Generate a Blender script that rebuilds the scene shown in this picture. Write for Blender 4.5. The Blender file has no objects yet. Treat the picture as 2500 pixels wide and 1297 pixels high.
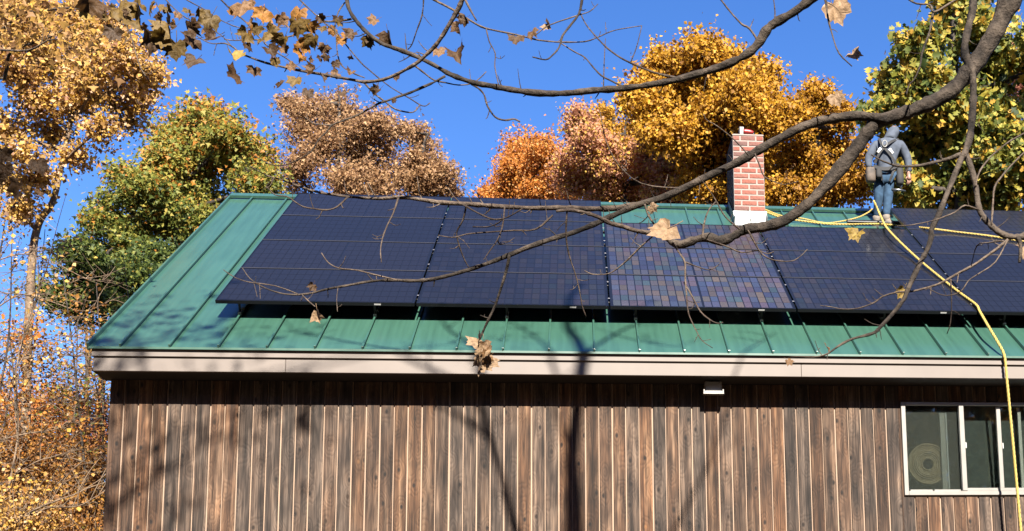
import bpy, bmesh, math, random
import numpy as np
from mathutils import Vector, Matrix, Quaternion

SC = bpy.context.scene
COL = SC.collection
R_ = math.radians

# ------------------------------------------------------------------ camera
FPX, CXP, CYP = 3078.03, 1770.93, 1253.01          # focal length and principal point of the cropped photo (px of 2500x1297)
PITCH, YAW, ROLL = 0.153809, -0.119152, -0.022654
cy_, sy_ = math.cos(YAW), math.sin(YAW); cp_, sp_ = math.cos(PITCH), math.sin(PITCH)
FWD = np.array([-sy_*cp_, cy_*cp_, sp_]); RGT = np.array([cy_, sy_, 0.0]); UPV = np.cross(RGT, FWD)
c_, s_ = math.cos(ROLL), math.sin(ROLL)
RGT, UPV = c_*RGT + s_*UPV, -s_*RGT + c_*UPV
cam_d = bpy.data.cameras.new('camera'); cam = bpy.data.objects.new('camera', cam_d); COL.objects.link(cam)
m = Matrix(((RGT[0], UPV[0], -FWD[0], 0), (RGT[1], UPV[1], -FWD[1], 0), (RGT[2], UPV[2], -FWD[2], 0), (0, 0, 0, 1)))
cam.matrix_world = m
cam_d.sensor_fit = 'HORIZONTAL'; cam_d.sensor_width = 36; cam_d.lens = FPX*36/2500
cam_d.shift_x = (1250-CXP)/2500; cam_d.shift_y = (CYP-648.5)/2500
cam_d.clip_end = 3000; cam_d.clip_start = 0.05
SC.camera = cam

# ------------------------------------------------------------------ world, sun, exposure
SUN_EL, SUN_AZ = R_(37.0), R_(6.5)                 # azimuth: degrees to the right of the wall's outward normal (-Y)
SDIR = np.array([math.sin(SUN_AZ)*math.cos(SUN_EL), -math.cos(SUN_AZ)*math.cos(SUN_EL), math.sin(SUN_EL)])
W = bpy.data.worlds.new('World'); SC.world = W; W.use_nodes = True
nt = W.node_tree; nt.nodes.clear()
sky = nt.nodes.new('ShaderNodeTexSky'); sky.sky_type = 'NISHITA'; sky.sun_disc = False
sky.sun_elevation = SUN_EL
sky.sun_rotation = math.atan2(SDIR[0], SDIR[1])    # measured from +Y towards +X
sky.altitude = 300; sky.air_density = 1.0; sky.dust_density = 0.15; sky.ozone_density = 3.0
hs = nt.nodes.new('ShaderNodeHueSaturation'); hs.inputs['Saturation'].default_value = 1.26; hs.inputs['Hue'].default_value = 0.513; hs.inputs['Value'].default_value = 1.0
bg = nt.nodes.new('ShaderNodeBackground'); bg.inputs['Strength'].default_value = 0.051
wo = nt.nodes.new('ShaderNodeOutputWorld')
nt.links.new(sky.outputs[0], hs.inputs['Color']); nt.links.new(hs.outputs[0], bg.inputs[0]); nt.links.new(bg.outputs[0], wo.inputs[0])
sun_d = bpy.data.lights.new('sun', 'SUN'); sun_d.energy = 5.0; sun_d.angle = R_(0.53); sun_d.color = (1.0, 0.93, 0.82)
sun = bpy.data.objects.new('sun', sun_d); COL.objects.link(sun)
sun.rotation_euler = Vector(SDIR).to_track_quat('Z', 'Y').to_euler(); sun.location = (10, -10, 20)
SC.view_settings.view_transform = 'Standard'; SC.view_settings.look = 'None'
SC.view_settings.exposure = 2.28; SC.view_settings.gamma = 1.0; SC.view_settings.use_curve_mapping = False
SC.render.engine = 'CYCLES'
SC.cycles.max_bounces = 6; SC.cycles.transparent_max_bounces = 8; SC.cycles.use_denoising = True

# ------------------------------------------------------------------ picture <-> place
def ray(x, y):
    return RGT*((x-CXP)/FPX) - UPV*((y-CYP)/FPX) + FWD
def at(x, y, Y):                                    # the point seen at a photo pixel, Y metres in front of the camera
    d = ray(x, y); return d*(Y/d[1])
def onplane(x, y, n, q):
    d = ray(x, y); return d*(np.dot(n, q)/np.dot(n, d))
def axis_depth(P): return float(np.dot(P, FWD))

# ------------------------------------------------------------------ materials
def mat(name):
    M = bpy.data.materials.new(name); M.use_nodes = True
    t = M.node_tree; b = t.nodes['Principled BSDF']; return M, t, b
def N(t, kind, **kw):
    n = t.nodes.new('ShaderNode'+kind)
    for k, v in kw.items():
        if hasattr(n, k): setattr(n, k, v)
        else: n.inputs[k].default_value = v
    return n
def L(t, a, b): t.links.new(a, b)
def ramp(t, stops, interp='LINEAR'):
    r = t.nodes.new('ShaderNodeValToRGB'); e = r.color_ramp.elements; r.color_ramp.interpolation = interp
    while len(e) < len(stops): e.new(0.5)
    for i, (p, c) in enumerate(stops):
        e[i].position = p; e[i].color = (c[0], c[1], c[2], 1)
    return r
def bump(t, b, src, strength=0.3, dist=0.02):
    bp = N(t, 'Bump'); bp.inputs['Strength'].default_value = strength; bp.inputs['Distance'].default_value = dist
    L(t, src, bp.inputs['Height']); L(t, bp.outputs[0], b.inputs['Normal']); return bp
def mixc(t, fac, a, b, mode='MIX'):
    n = t.nodes.new('ShaderNodeMix'); n.data_type = 'RGBA'; n.blend_type = mode
    for sock, v in ((n.inputs[0], fac), (n.inputs[6], a), (n.inputs[7], b)):
        if hasattr(v, 'links'): t.links.new(v, sock)
        else: sock.default_value = v if isinstance(v, float) else (*v, 1)
    return n.outputs[2]
def simple(name, col, rough=0.6, metal=0.0, noise=0.12, scale=8.0, bmp=0.0, spec=0.5):
    M, t, b = mat(name)
    tc = N(t, 'TexCoord'); nz = N(t, 'TexNoise'); nz.inputs['Scale'].default_value = scale; nz.inputs['Detail'].default_value = 6
    L(t, tc.outputs['Object'], nz.inputs['Vector'])
    lo = tuple(max(0, c*(1-noise*2)) for c in col); hi = tuple(min(1, c*(1+noise*2)) for c in col)
    r = ramp(t, [(0.25, lo), (0.75, hi)]); L(t, nz.outputs['Fac'], r.inputs[0]); L(t, r.outputs[0], b.inputs['Base Color'])
    b.inputs['Roughness'].default_value = rough; b.inputs['Metallic'].default_value = metal; b.inputs['Specular IOR Level'].default_value = spec
    if bmp: bump(t, b, nz.outputs['Fac'], bmp, 0.01)
    return M

def make_wood():
    M, t, b = mat('weathered_board')
    tc = N(t, 'TexCoord'); oi = N(t, 'ObjectInfo')
    mul = N(t, 'Math', operation='MULTIPLY'); L(t, oi.outputs['Random'], mul.inputs[0]); mul.inputs[1].default_value = 137.0
    cmb = N(t, 'CombineXYZ'); L(t, mul.outputs[0], cmb.inputs[0]); L(t, mul.outputs[0], cmb.inputs[2])
    va = N(t, 'VectorMath', operation='ADD'); L(t, tc.outputs['Object'], va.inputs[0]); L(t, cmb.outputs[0], va.inputs[1])
    # knots: voronoi cells stretched along the board
    mk = N(t, 'Mapping'); mk.inputs['Scale'].default_value = (5.2, 1.0, 3.0); L(t, va.outputs[0], mk.inputs[0])
    vo = N(t, 'TexVoronoi'); vo.inputs['Scale'].default_value = 1.0; vo.inputs['Randomness'].default_value = 1.0; sx_ = N(t, 'SeparateXYZ'); L(t, mk.outputs[0], sx_.inputs[0]); cx_ = N(t, 'CombineXYZ'); L(t, sx_.outputs[0], cx_.inputs[0]); L(t, sx_.outputs[2], cx_.inputs[1])
    vo.voronoi_dimensions = '2D'; L(t, cx_.outputs[0], vo.inputs['Vector'])
    sel = N(t, 'Separate XYZ') if False else t.nodes.new('ShaderNodeSeparateColor'); L(t, vo.outputs['Color'], sel.inputs[0])
    # distort the grain around the knots
    kd = N(t, 'MapRange'); kd.inputs[1].default_value = 0.0; kd.inputs[2].default_value = 0.42; kd.inputs[3].default_value = 1.0; kd.inputs[4].default_value = 0.0
    L(t, vo.outputs['Distance'], kd.inputs[0])
    sp = N(t, 'SeparateXYZ'); L(t, va.outputs[0], sp.inputs[0])
    mg = N(t, 'Mapping'); mg.inputs['Scale'].default_value = (17, 1, 0.9); L(t, va.outputs[0], mg.inputs[0])
    dn = N(t, 'TexNoise'); dn.inputs['Scale'].default_value = 1.0; dn.inputs['Detail'].default_value = 3; L(t, mg.outputs[0], dn.inputs['Vector'])
    mg2 = N(t, 'Mapping'); mg2.inputs['Scale'].default_value = (75, 1, 2.6); L(t, va.outputs[0], mg2.inputs[0])
    fn = N(t, 'TexNoise'); fn.inputs['Scale'].default_value = 1.0; fn.inputs['Detail'].default_value = 4; L(t, mg2.outputs[0], fn.inputs['Vector'])
    # growth-ring lines
    big = N(t, 'Mapping'); big.inputs['Scale'].default_value = (5, 1, 0.7); L(t, va.outputs[0], big.inputs[0])
    bn = N(t, 'TexNoise'); bn.inputs['Scale'].default_value = 1.0; bn.inputs['Detail'].default_value = 2; L(t, big.outputs[0], bn.inputs['Vector'])
    s1 = N(t, 'Math', operation='MULTIPLY_ADD'); L(t, kd.outputs[0], s1.inputs[0]); s1.inputs[1].default_value = 0.30; L(t, bn.outputs['Fac'], s1.inputs[2])
    s2 = N(t, 'Math', operation='MULTIPLY'); L(t, s1.outputs[0], s2.inputs[0]); s2.inputs[1].default_value = 58.0
    s3 = N(t, 'Math', operation='SINE'); L(t, s2.outputs[0], s3.inputs[0])
    rg = N(t, 'MapRange'); rg.inputs[1].default_value = -1; rg.inputs[2].default_value = 1; L(t, s3.outputs[0], rg.inputs[0])
    # colours
    g1 = ramp(t, [(0.28, (0.040, 0.029, 0.024)), (0.5, (0.135, 0.096, 0.074)), (0.70, (0.34, 0.255, 0.20))]); L(t, dn.outputs['Fac'], g1.inputs[0])
    g2 = ramp(t, [(0.28, (0.075, 0.037, 0.020)), (0.5, (0.215, 0.112, 0.060)), (0.72, (0.44, 0.27, 0.16))]); L(t, dn.outputs['Fac'], g2.inputs[0])
    zn = N(t, 'TexNoise'); zn.inputs['Scale'].default_value = 1.3; zn.inputs['Detail'].default_value = 2; L(t, va.outputs[0], zn.inputs['Vector'])
    tint = N(t, 'Math', operation='ADD'); L(t, oi.outputs['Random'], tint.inputs[0]); L(t, zn.outputs['Fac'], tint.inputs[1])
    tr = N(t, 'MapRange'); tr.inputs[1].default_value = 0.7; tr.inputs[2].default_value = 1.35; L(t, tint.outputs[0], tr.inputs[0])
    c0 = mixc(t, tr.outputs[0], g1.outputs[0], g2.outputs[0])
    rr = ramp(t, [(0.0, (0.80, 0.78, 0.77)), (0.5, (1, 1, 1)), (1.0, (1.08, 1.07, 1.06))]); L(t, rg.outputs[0], rr.inputs[0])
    c1 = mixc(t, 1.0, c0, rr.outputs[0], 'MULTIPLY')
    fr = ramp(t, [(0.34, (0.36, 0.34, 0.33)), (0.50, (0.95, 0.95, 0.95)), (0.66, (1.35, 1.33, 1.3))]); L(t, fn.outputs['Fac'], fr.inputs[0])
    c2 = mixc(t, 1.0, c1, fr.outputs[0], 'MULTIPLY')
    # knot cores
    kr = N(t, 'MapRange'); kr.inputs[1].default_value = 0.045; kr.inputs[2].default_value = 0.115; kr.inputs[3].default_value = 1; kr.inputs[4].default_value = 0
    L(t, vo.outputs['Distance'], kr.inputs[0])
    ks = N(t, 'Math', operation='GREATER_THAN'); L(t, sel.outputs[0], ks.inputs[0]); ks.inputs[1].default_value = 0.52
    km = N(t, 'Math', operation='MULTIPLY'); L(t, kr.outputs[0], km.inputs[0]); L(t, ks.outputs[0], km.inputs[1])
    kcol = ramp(t, [(0.0, (0.03, 0.02, 0.016)), (0.80, (0.05, 0.028, 0.016)), (0.95, (0.34, 0.17, 0.075))], 'CONSTANT'); L(t, sel.outputs[1], kcol.inputs[0])
    c3 = mixc(t, km.outputs[0], c2, kcol.outputs[0])
    w1 = N(t, 'TexWhiteNoise'); w1.noise_dimensions = '1D'; L(t, mul.outputs[0], w1.inputs['W'])
    pv = ramp(t, [(0.0, (0.62, 0.60, 0.60)), (0.35, (0.92, 0.92, 0.92)), (0.7, (1.08, 1.06, 1.04)), (1.0, (1.42, 1.32, 1.22))]); L(t, w1.outputs['Value'], pv.inputs[0])
    st = N(t, 'TexNoise'); st.inputs['Scale'].default_value = 1.0; st.inputs['Detail'].default_value = 4; ms = N(t, 'Mapping'); ms.inputs['Scale'].default_value = (9, 1, 2.0); L(t, va.outputs[0], ms.inputs[0]); L(t, ms.outputs[0], st.inputs['Vector'])
    sv_ = ramp(t, [(0.33, (0.42, 0.41, 0.41)), (0.50, (0.98, 0.98, 0.98)), (0.70, (1.35, 1.28, 1.2))]); L(t, st.outputs['Fac'], sv_.inputs[0])
    c3 = mixc(t, 1.0, mixc(t, 1.0, c3, pv.outputs[0], 'MULTIPLY'), sv_.outputs[0], 'MULTIPLY')
    L(t, c3, b.inputs['Base Color']); b.inputs['Roughness'].default_value = 0.8; b.inputs['Specular IOR Level'].default_value = 0.25
    hh = N(t, 'Math', operation='ADD'); L(t, fn.outputs['Fac'], hh.inputs[0]); L(t, rg.outputs[0], hh.inputs[1])
    bump(t, b, hh.outputs[0], 0.35, 0.003)
    return M

def make_roofgreen():
    M, t, b = mat('green_painted_steel')
    tc = N(t, 'TexCoord'); nz = N(t, 'TexNoise'); nz.inputs['Scale'].default_value = 1.6; nz.inputs['Detail'].default_value = 5
    L(t, tc.outputs['Object'], nz.inputs['Vector'])
    oi = N(t, 'ObjectInfo')
    ad = N(t, 'Math', operation='MULTIPLY_ADD'); L(t, oi.outputs['Random'], ad.inputs[0]); ad.inputs[1].default_value = 0.25; L(t, nz.outputs['Fac'], ad.inputs[2])
    r = ramp(t, [(0.35, (0.060, 0.172, 0.122)), (0.9, (0.076, 0.202, 0.146))]); L(t, ad.outputs[0], r.inputs[0])
    ml = N(t, 'Mapping'); ml.inputs['Scale'].default_value = (14, 0.8, 1); L(t, tc.outputs['Object'], ml.inputs[0]); sn = N(t, 'TexNoise'); sn.inputs['Scale'].default_value = 1.0; sn.inputs['Detail'].default_value = 5; L(t, ml.outputs[0], sn.inputs['Vector'])
    sr = ramp(t, [(0.30, (0.80, 0.82, 0.82)), (0.55, (1.0, 1.0, 1.0)), (0.75, (1.10, 1.08, 1.06))]); L(t, sn.outputs['Fac'], sr.inputs[0])
    L(t, mixc(t, 1.0, r.outputs[0], sr.outputs[0], 'MULTIPLY'), b.inputs['Base Color'])
    b.inputs['Roughness'].default_value = 0.34; b.inputs['Specular IOR Level'].default_value = 0.5
    b.inputs['Coat Weight'].default_value = 0.6; b.inputs['Coat Roughness'].default_value = 0.18; b.inputs['Coat IOR'].default_value = 1.5
    n2 = N(t, 'TexNoise'); n2.inputs['Scale'].default_value = 2.2; n2.inputs['Detail'].default_value = 1
    mp = N(t, 'Mapping'); mp.inputs['Scale'].default_value = (1.2, 0.6, 0.6); L(t, tc.outputs['Object'], mp.inputs[0]); L(t, mp.outputs[0], n2.inputs['Vector'])
    bump(t, b, n2.outputs['Fac'], 0.25, 0.04)
    return M

def make_cell():
    M, t, b = mat('solar_cell')
    oi = N(t, 'ObjectInfo')
    tc = N(t, 'TexCoord')
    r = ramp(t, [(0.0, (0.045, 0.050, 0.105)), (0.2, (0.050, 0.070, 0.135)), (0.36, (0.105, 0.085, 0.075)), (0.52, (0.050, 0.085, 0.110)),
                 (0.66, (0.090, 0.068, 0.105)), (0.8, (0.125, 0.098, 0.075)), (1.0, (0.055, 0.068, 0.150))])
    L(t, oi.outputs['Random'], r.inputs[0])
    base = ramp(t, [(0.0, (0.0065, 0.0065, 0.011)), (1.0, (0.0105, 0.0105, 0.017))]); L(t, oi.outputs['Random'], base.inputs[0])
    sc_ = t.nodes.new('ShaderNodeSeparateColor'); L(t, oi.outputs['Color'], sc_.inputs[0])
    c = mixc(t, sc_.outputs[0], base.outputs[0], r.outputs[0])  # object colour sets how much iridescent sun glint is painted in
    # fine finger lines of the cell print
    nz = N(t, 'TexNoise'); mp = N(t, 'Mapping'); mp.inputs['Scale'].default_value = (60, 140, 1); L(t, tc.outputs['Object'], mp.inputs[0]); L(t, mp.outputs[0], nz.inputs['Vector'])
    nz.inputs['Scale'].default_value = 1.0; nz.inputs['Detail'].default_value = 3
    fr = ramp(t, [(0.3, (0.5, 0.5, 0.5)), (0.7, (1.6, 1.6, 1.6))]); L(t, nz.outputs['Fac'], fr.inputs[0])
    L(t, mixc(t, 1.0, c, fr.outputs[0], 'MULTIPLY'), b.inputs['Base Color'])
    b.inputs['Roughness'].default_value = 0.5; b.inputs['Specular IOR Level'].default_value = 0.2
    b.inputs['Coat Weight'].default_value = 0.48; b.inputs['Coat Roughness'].default_value = 0.10; b.inputs['Coat IOR'].default_value = 1.40
    return M
def make_backsheet():
    M, t, b = mat('black_backsheet_under_glass')
    tc = N(t, 'TexCoord'); nz = N(t, 'TexNoise'); nz.inputs['Scale'].default_value = 6; L(t, tc.outputs['Object'], nz.inputs['Vector'])
    r = ramp(t, [(0.3, (0.005, 0.0055, 0.010)), (0.8, (0.008, 0.008, 0.014))]); L(t, nz.outputs['Fac'], r.inputs[0]); L(t, r.outputs[0], b.inputs['Base Color'])
    b.inputs['Roughness'].default_value = 0.5; b.inputs['Specular IOR Level'].default_value = 0.2
    b.inputs['Coat Weight'].default_value = 0.48; b.inputs['Coat Roughness'].default_value = 0.10; b.inputs['Coat IOR'].default_value = 1.40
    return M
def leaf_mat(name, stops, trans=0.5, rough=0.6):
    M, t, b = mat(name)
    at_ = t.nodes.new('ShaderNodeAttribute'); at_.attribute_name = 'tint'
    r = ramp(t, stops); L(t, at_.outputs['Fac'], r.inputs[0]); L(t, r.outputs[0], b.inputs['Base Color'])
    b.inputs['Roughness'].default_value = rough; b.inputs['Specular IOR Level'].default_value = 0.3
    tr = N(t, 'BsdfTranslucent'); L(t, r.outputs[0], tr.inputs['Color'])
    mx = N(t, 'MixShader'); mx.inputs[0].default_value = trans; L(t, b.outputs[0], mx.inputs[1]); L(t, tr.outputs[0], mx.inputs[2])
    out = [n for n in t.nodes if n.type == 'OUTPUT_MATERIAL'][0]; L(t, mx.outputs[0], out.inputs['Surface'])
    return M
def make_big_leaf():
    M, t, b = mat('dry_maple_leaf')
    oi = N(t, 'ObjectInfo'); tc = N(t, 'TexCoord')
    nz = N(t, 'TexNoise'); nz.inputs['Scale'].default_value = 9; nz.inputs['Detail'].default_value = 4; L(t, tc.outputs['Object'], nz.inputs['Vector'])
    r = ramp(t, [(0.3, (0.55, 0.5, 0.45)), (0.7, (1.25, 1.2, 1.15))]); L(t, nz.outputs['Fac'], r.inputs[0])
    c = mixc(t, 1.0, oi.outputs['Color'], r.outputs[0], 'MULTIPLY'); L(t, c, b.inputs['Base Color'])
    b.inputs['Roughness'].default_value = 0.65; b.inputs['Specular IOR Level'].default_value = 0.3
    tr = N(t, 'BsdfTranslucent'); L(t, c, tr.inputs['Color'])
    mx = N(t, 'MixShader'); mx.inputs[0].default_value = 0.3; L(t, b.outputs[0], mx.inputs[1]); L(t, tr.outputs[0], mx.inputs[2])
    out = [n for n in t.nodes if n.type == 'OUTPUT_MATERIAL'][0]; L(t, mx.outputs[0], out.inputs['Surface'])
    bump(t, b, nz.outputs['Fac'], 0.5, 0.01)
    return M
def make_bark(name, lo, hi, scale=14):
    M, t, b = mat(name)
    tc = N(t, 'TexCoord'); nz = N(t, 'TexNoise'); nz.inputs['Scale'].default_value = scale; nz.inputs['Detail'].default_value = 8; nz.inputs['Roughness'].default_value = 0.65
    L(t, tc.outputs['Object'], nz.inputs['Vector'])
    n2 = N(t, 'TexNoise'); n2.inputs['Scale'].default_value = 2.2; n2.inputs['Detail'].default_value = 3; L(t, tc.outputs['Object'], n2.inputs['Vector'])
    ad = N(t, 'Math', operation='MULTIPLY_ADD'); L(t, n2.outputs['Fac'], ad.inputs[0]); ad.inputs[1].default_value = 0.7; L(t, nz.outputs['Fac'], ad.inputs[2])
    r = ramp(t, [(0.66, lo), (0.86, tuple(a*.55+b*.45 for a, b in zip(lo, hi))), (1.06, hi)]); L(t, ad.outputs[0], r.inputs[0]); L(t, r.outputs[0], b.inputs['Base Color'])
    b.inputs['Roughness'].default_value = 0.85; b.inputs['Specular IOR Level'].default_value = 0.2
    bump(t, b, nz.outputs['Fac'], 1.0, 0.035)
    return M
def make_brick():
    M, t, b = mat('brick_clay')
    oi = N(t, 'ObjectInfo'); tc = N(t, 'TexCoord')
    r = ramp(t, [(0.0, (0.40, 0.135, 0.100)), (0.35, (0.47, 0.165, 0.12)), (0.62, (0.41, 0.18, 0.14)), (0.8, (0.25, 0.14, 0.125)), (1.0, (0.52, 0.20, 0.145))])
    L(t, oi.outputs['Random'], r.inputs[0])
    nz = N(t, 'TexNoise'); nz.inputs['Scale'].default_value = 30; nz.inputs['Detail'].default_value = 6; L(t, tc.outputs['Object'], nz.inputs['Vector'])
    f = ramp(t, [(0.3, (0.75, 0.75, 0.75)), (0.7, (1.2, 1.2, 1.2))]); L(t, nz.outputs['Fac'], f.inputs[0])
    c = mixc(t, 1.0, r.outputs[0], f.outputs[0], 'MULTIPLY')
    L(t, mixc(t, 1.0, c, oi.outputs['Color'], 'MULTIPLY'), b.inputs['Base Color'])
    b.inputs['Roughness'].default_value = 0.9; b.inputs['Specular IOR Level'].default_value = 0.2; bump(t, b, nz.outputs['Fac'], 0.4, 0.004)
    return M
def make_ground():
    M, t, b = mat('leaf_litter_ground')
    tc = N(t, 'TexCoord'); n1 = N(t, 'TexNoise'); n1.inputs['Scale'].default_value = 5; n1.inputs['Detail'].default_value = 8; L(t, tc.outputs['Object'], n1.inputs['Vector'])
    v = N(t, 'TexVoronoi'); v.inputs['Scale'].default_value = 9; L(t, tc.outputs['Object'], v.inputs['Vector'])
    s = t.nodes.new('ShaderNodeSeparateColor'); L(t, v.outputs['Color'], s.inputs[0])
    ad = N(t, 'Math', operation='MULTIPLY_ADD'); L(t, s.outputs[0], ad.inputs[0]); ad.inputs[1].default_value = 0.5; L(t, n1.outputs['Fac'], ad.inputs[2])
    r = ramp(t, [(0.35, (0.05, 0.028, 0.014)), (0.7, (0.11, 0.06, 0.022)), (0.95, (0.20, 0.115, 0.035))]); L(t, ad.outputs[0], r.inputs[0]); L(t, r.outputs[0], b.inputs['Base Color'])
    b.inputs['Roughness'].default_value = 0.95; bump(t, b, ad.outputs[0], 0.8, 0.05)
    return M
def make_glass():
    M, t, b = mat('window_glass')
    b.inputs['Base Color'].default_value = (0.85, 0.9, 0.9, 1); b.inputs['Roughness'].default_value = 0.02
    gl = N(t, 'BsdfGlossy'); gl.inputs['Roughness'].default_value = 0.02; gl.inputs['Color'].default_value = (0.9, 0.95, 1, 1)
    tp = N(t, 'BsdfTransparent'); tp.inputs['Color'].default_value = (0.78, 0.82, 0.80, 1)
    fz = N(t, 'Fresnel'); fz.inputs['IOR'].default_value = 1.5
    mx = N(t, 'MixShader'); L(t, fz.outputs[0], mx.inputs[0]); L(t, tp.outputs[0], mx.inputs[1]); L(t, gl.outputs[0], mx.inputs[2])
    out = [n for n in t.nodes if n.type == 'OUTPUT_MATERIAL'][0]; L(t, mx.outputs[0], out.inputs['Surface'])
    return M

def make_screen():
    M, t, b = mat('insect_screen_mesh'); b.inputs['Base Color'].default_value = (0.20, 0.185, 0.17, 1); b.inputs['Roughness'].default_value = 0.9
    tp = N(t, 'BsdfTransparent'); mx = N(t, 'MixShader'); mx.inputs[0].default_value = 0.42; L(t, tp.outputs[0], mx.inputs[1]); L(t, b.outputs[0], mx.inputs[2])
    out = [n for n in t.nodes if n.type == 'OUTPUT_MATERIAL'][0]; L(t, mx.outputs[0], out.inputs['Surface']); return M
MT = dict(
    clamp_and_glint=simple('grey_clamp_and_glint', (0.15, 0.15, 0.18), 0.4, 0.1, noise=0.04), wood=make_wood(), tongue=simple('fresh_wood_tongue', (0.56, 0.375, 0.255), 0.75, noise=0.10, scale=3),
    green=make_roofgreen(), cell=make_cell(), back=make_backsheet(), bigleaf=make_big_leaf(),
    frame=simple('black_anodised_frame', (0.045, 0.047, 0.058), 0.32, 0.75, noise=0.05), rail=simple('black_rail', (0.015, 0.015, 0.017), 0.5, 0.5),
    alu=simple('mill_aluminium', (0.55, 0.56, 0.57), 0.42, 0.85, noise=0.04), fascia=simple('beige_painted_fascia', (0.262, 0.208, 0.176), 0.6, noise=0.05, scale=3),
    soffit=simple('dark_brown_soffit', (0.022, 0.014, 0.010), 0.8), mortar=simple('pale_mortar', (0.52, 0.41, 0.36), 0.9, noise=0.06, scale=25, bmp=0.3),
    brick=make_brick(), flashing=simple('pale_sheet_flashing', (0.46, 0.49, 0.48), 0.42, 0.25, noise=0.05, scale=4),
    bark=make_bark('maple_bark', (0.014, 0.010, 0.008), (0.170, 0.130, 0.100)), twigbark=make_bark('pale_twig_bark', (0.075, 0.05, 0.038), (0.30, 0.225, 0.17), 20),
    trunk=make_bark('grey_trunk_bark', (0.035, 0.028, 0.024), (0.15, 0.12, 0.10), 8), thicket=make_bark('tan_thicket_bark', (0.20, 0.13, 0.085), (0.46, 0.33, 0.22), 10),
    rope=simple('yellow_rope', (0.72, 0.52, 0.11), 0.7, noise=0.12, scale=60), ground=make_ground(), glass=make_glass(),
    winframe=simple('white_aluminium_window', (0.40, 0.375, 0.34), 0.45, 0.1, noise=0.05), dark=simple('dark_room', (0.03, 0.03, 0.03), 0.9),
    curtain=simple('grey_green_curtain', (0.035, 0.042, 0.036), 0.9, noise=0.2, scale=14), straw=simple('tan_straw', (0.42, 0.30, 0.17), 0.85, noise=0.3, scale=60, bmp=0.5),
    hoodie=simple('grey_fleece', (0.150, 0.175, 0.225), 0.95, noise=0.16, scale=9, bmp=0.9, spec=0.1), jeans=simple('blue_denim', (0.060, 0.115, 0.195), 0.9, noise=0.26, scale=10, bmp=0.8, spec=0.1),
    strap=simple('black_webbing', (0.018, 0.018, 0.020), 0.8), skin=simple('skin', (0.50, 0.26, 0.18), 0.55, noise=0.05), leather=simple('worn_leather', (0.12, 0.085, 0.06), 0.75, noise=0.25, scale=14, bmp=0.3),
    boot=simple('tan_boot', (0.30, 0.25, 0.20), 0.8, noise=0.15, scale=20), reflective=simple('reflective_tape', (0.38, 0.38, 0.36), 0.4, noise=0.03),
    red=simple('red_plastic', (0.55, 0.03, 0.03), 0.4, noise=0.05), black=simple('black_plastic', (0.018, 0.018, 0.02), 0.45), white=simple('white_plastic', (0.75, 0.75, 0.74), 0.45, noise=0.03),
    lamp_grey=simple('grey_cast_lamp', (0.50, 0.47, 0.44), 0.5, 0.3), steel=simple('steel', (0.45, 0.46, 0.47), 0.35, 0.9), screen=make_screen(),
)

ALB = 0.345                                           # scales these base colours down to offset the raised exposure
def settle(M, k=ALB):
    t = M.node_tree
    for n in list(t.nodes):
        s = n.inputs.get('Base Color') if n.type == 'BSDF_PRINCIPLED' else (n.inputs.get('Color') if n.type == 'BSDF_TRANSLUCENT' else None)
        if s is None: continue
        if s.links: src = s.links[0].from_socket; t.links.new(mixc(t, 1.0, src, (k, k, k), 'MULTIPLY'), s)
        else: s.default_value = (*(c*k for c in s.default_value[:3]), 1)
for k_, M in MT.items(): settle(M, ALB*(0.70 if k_ == 'wood' else 1.0))
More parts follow.
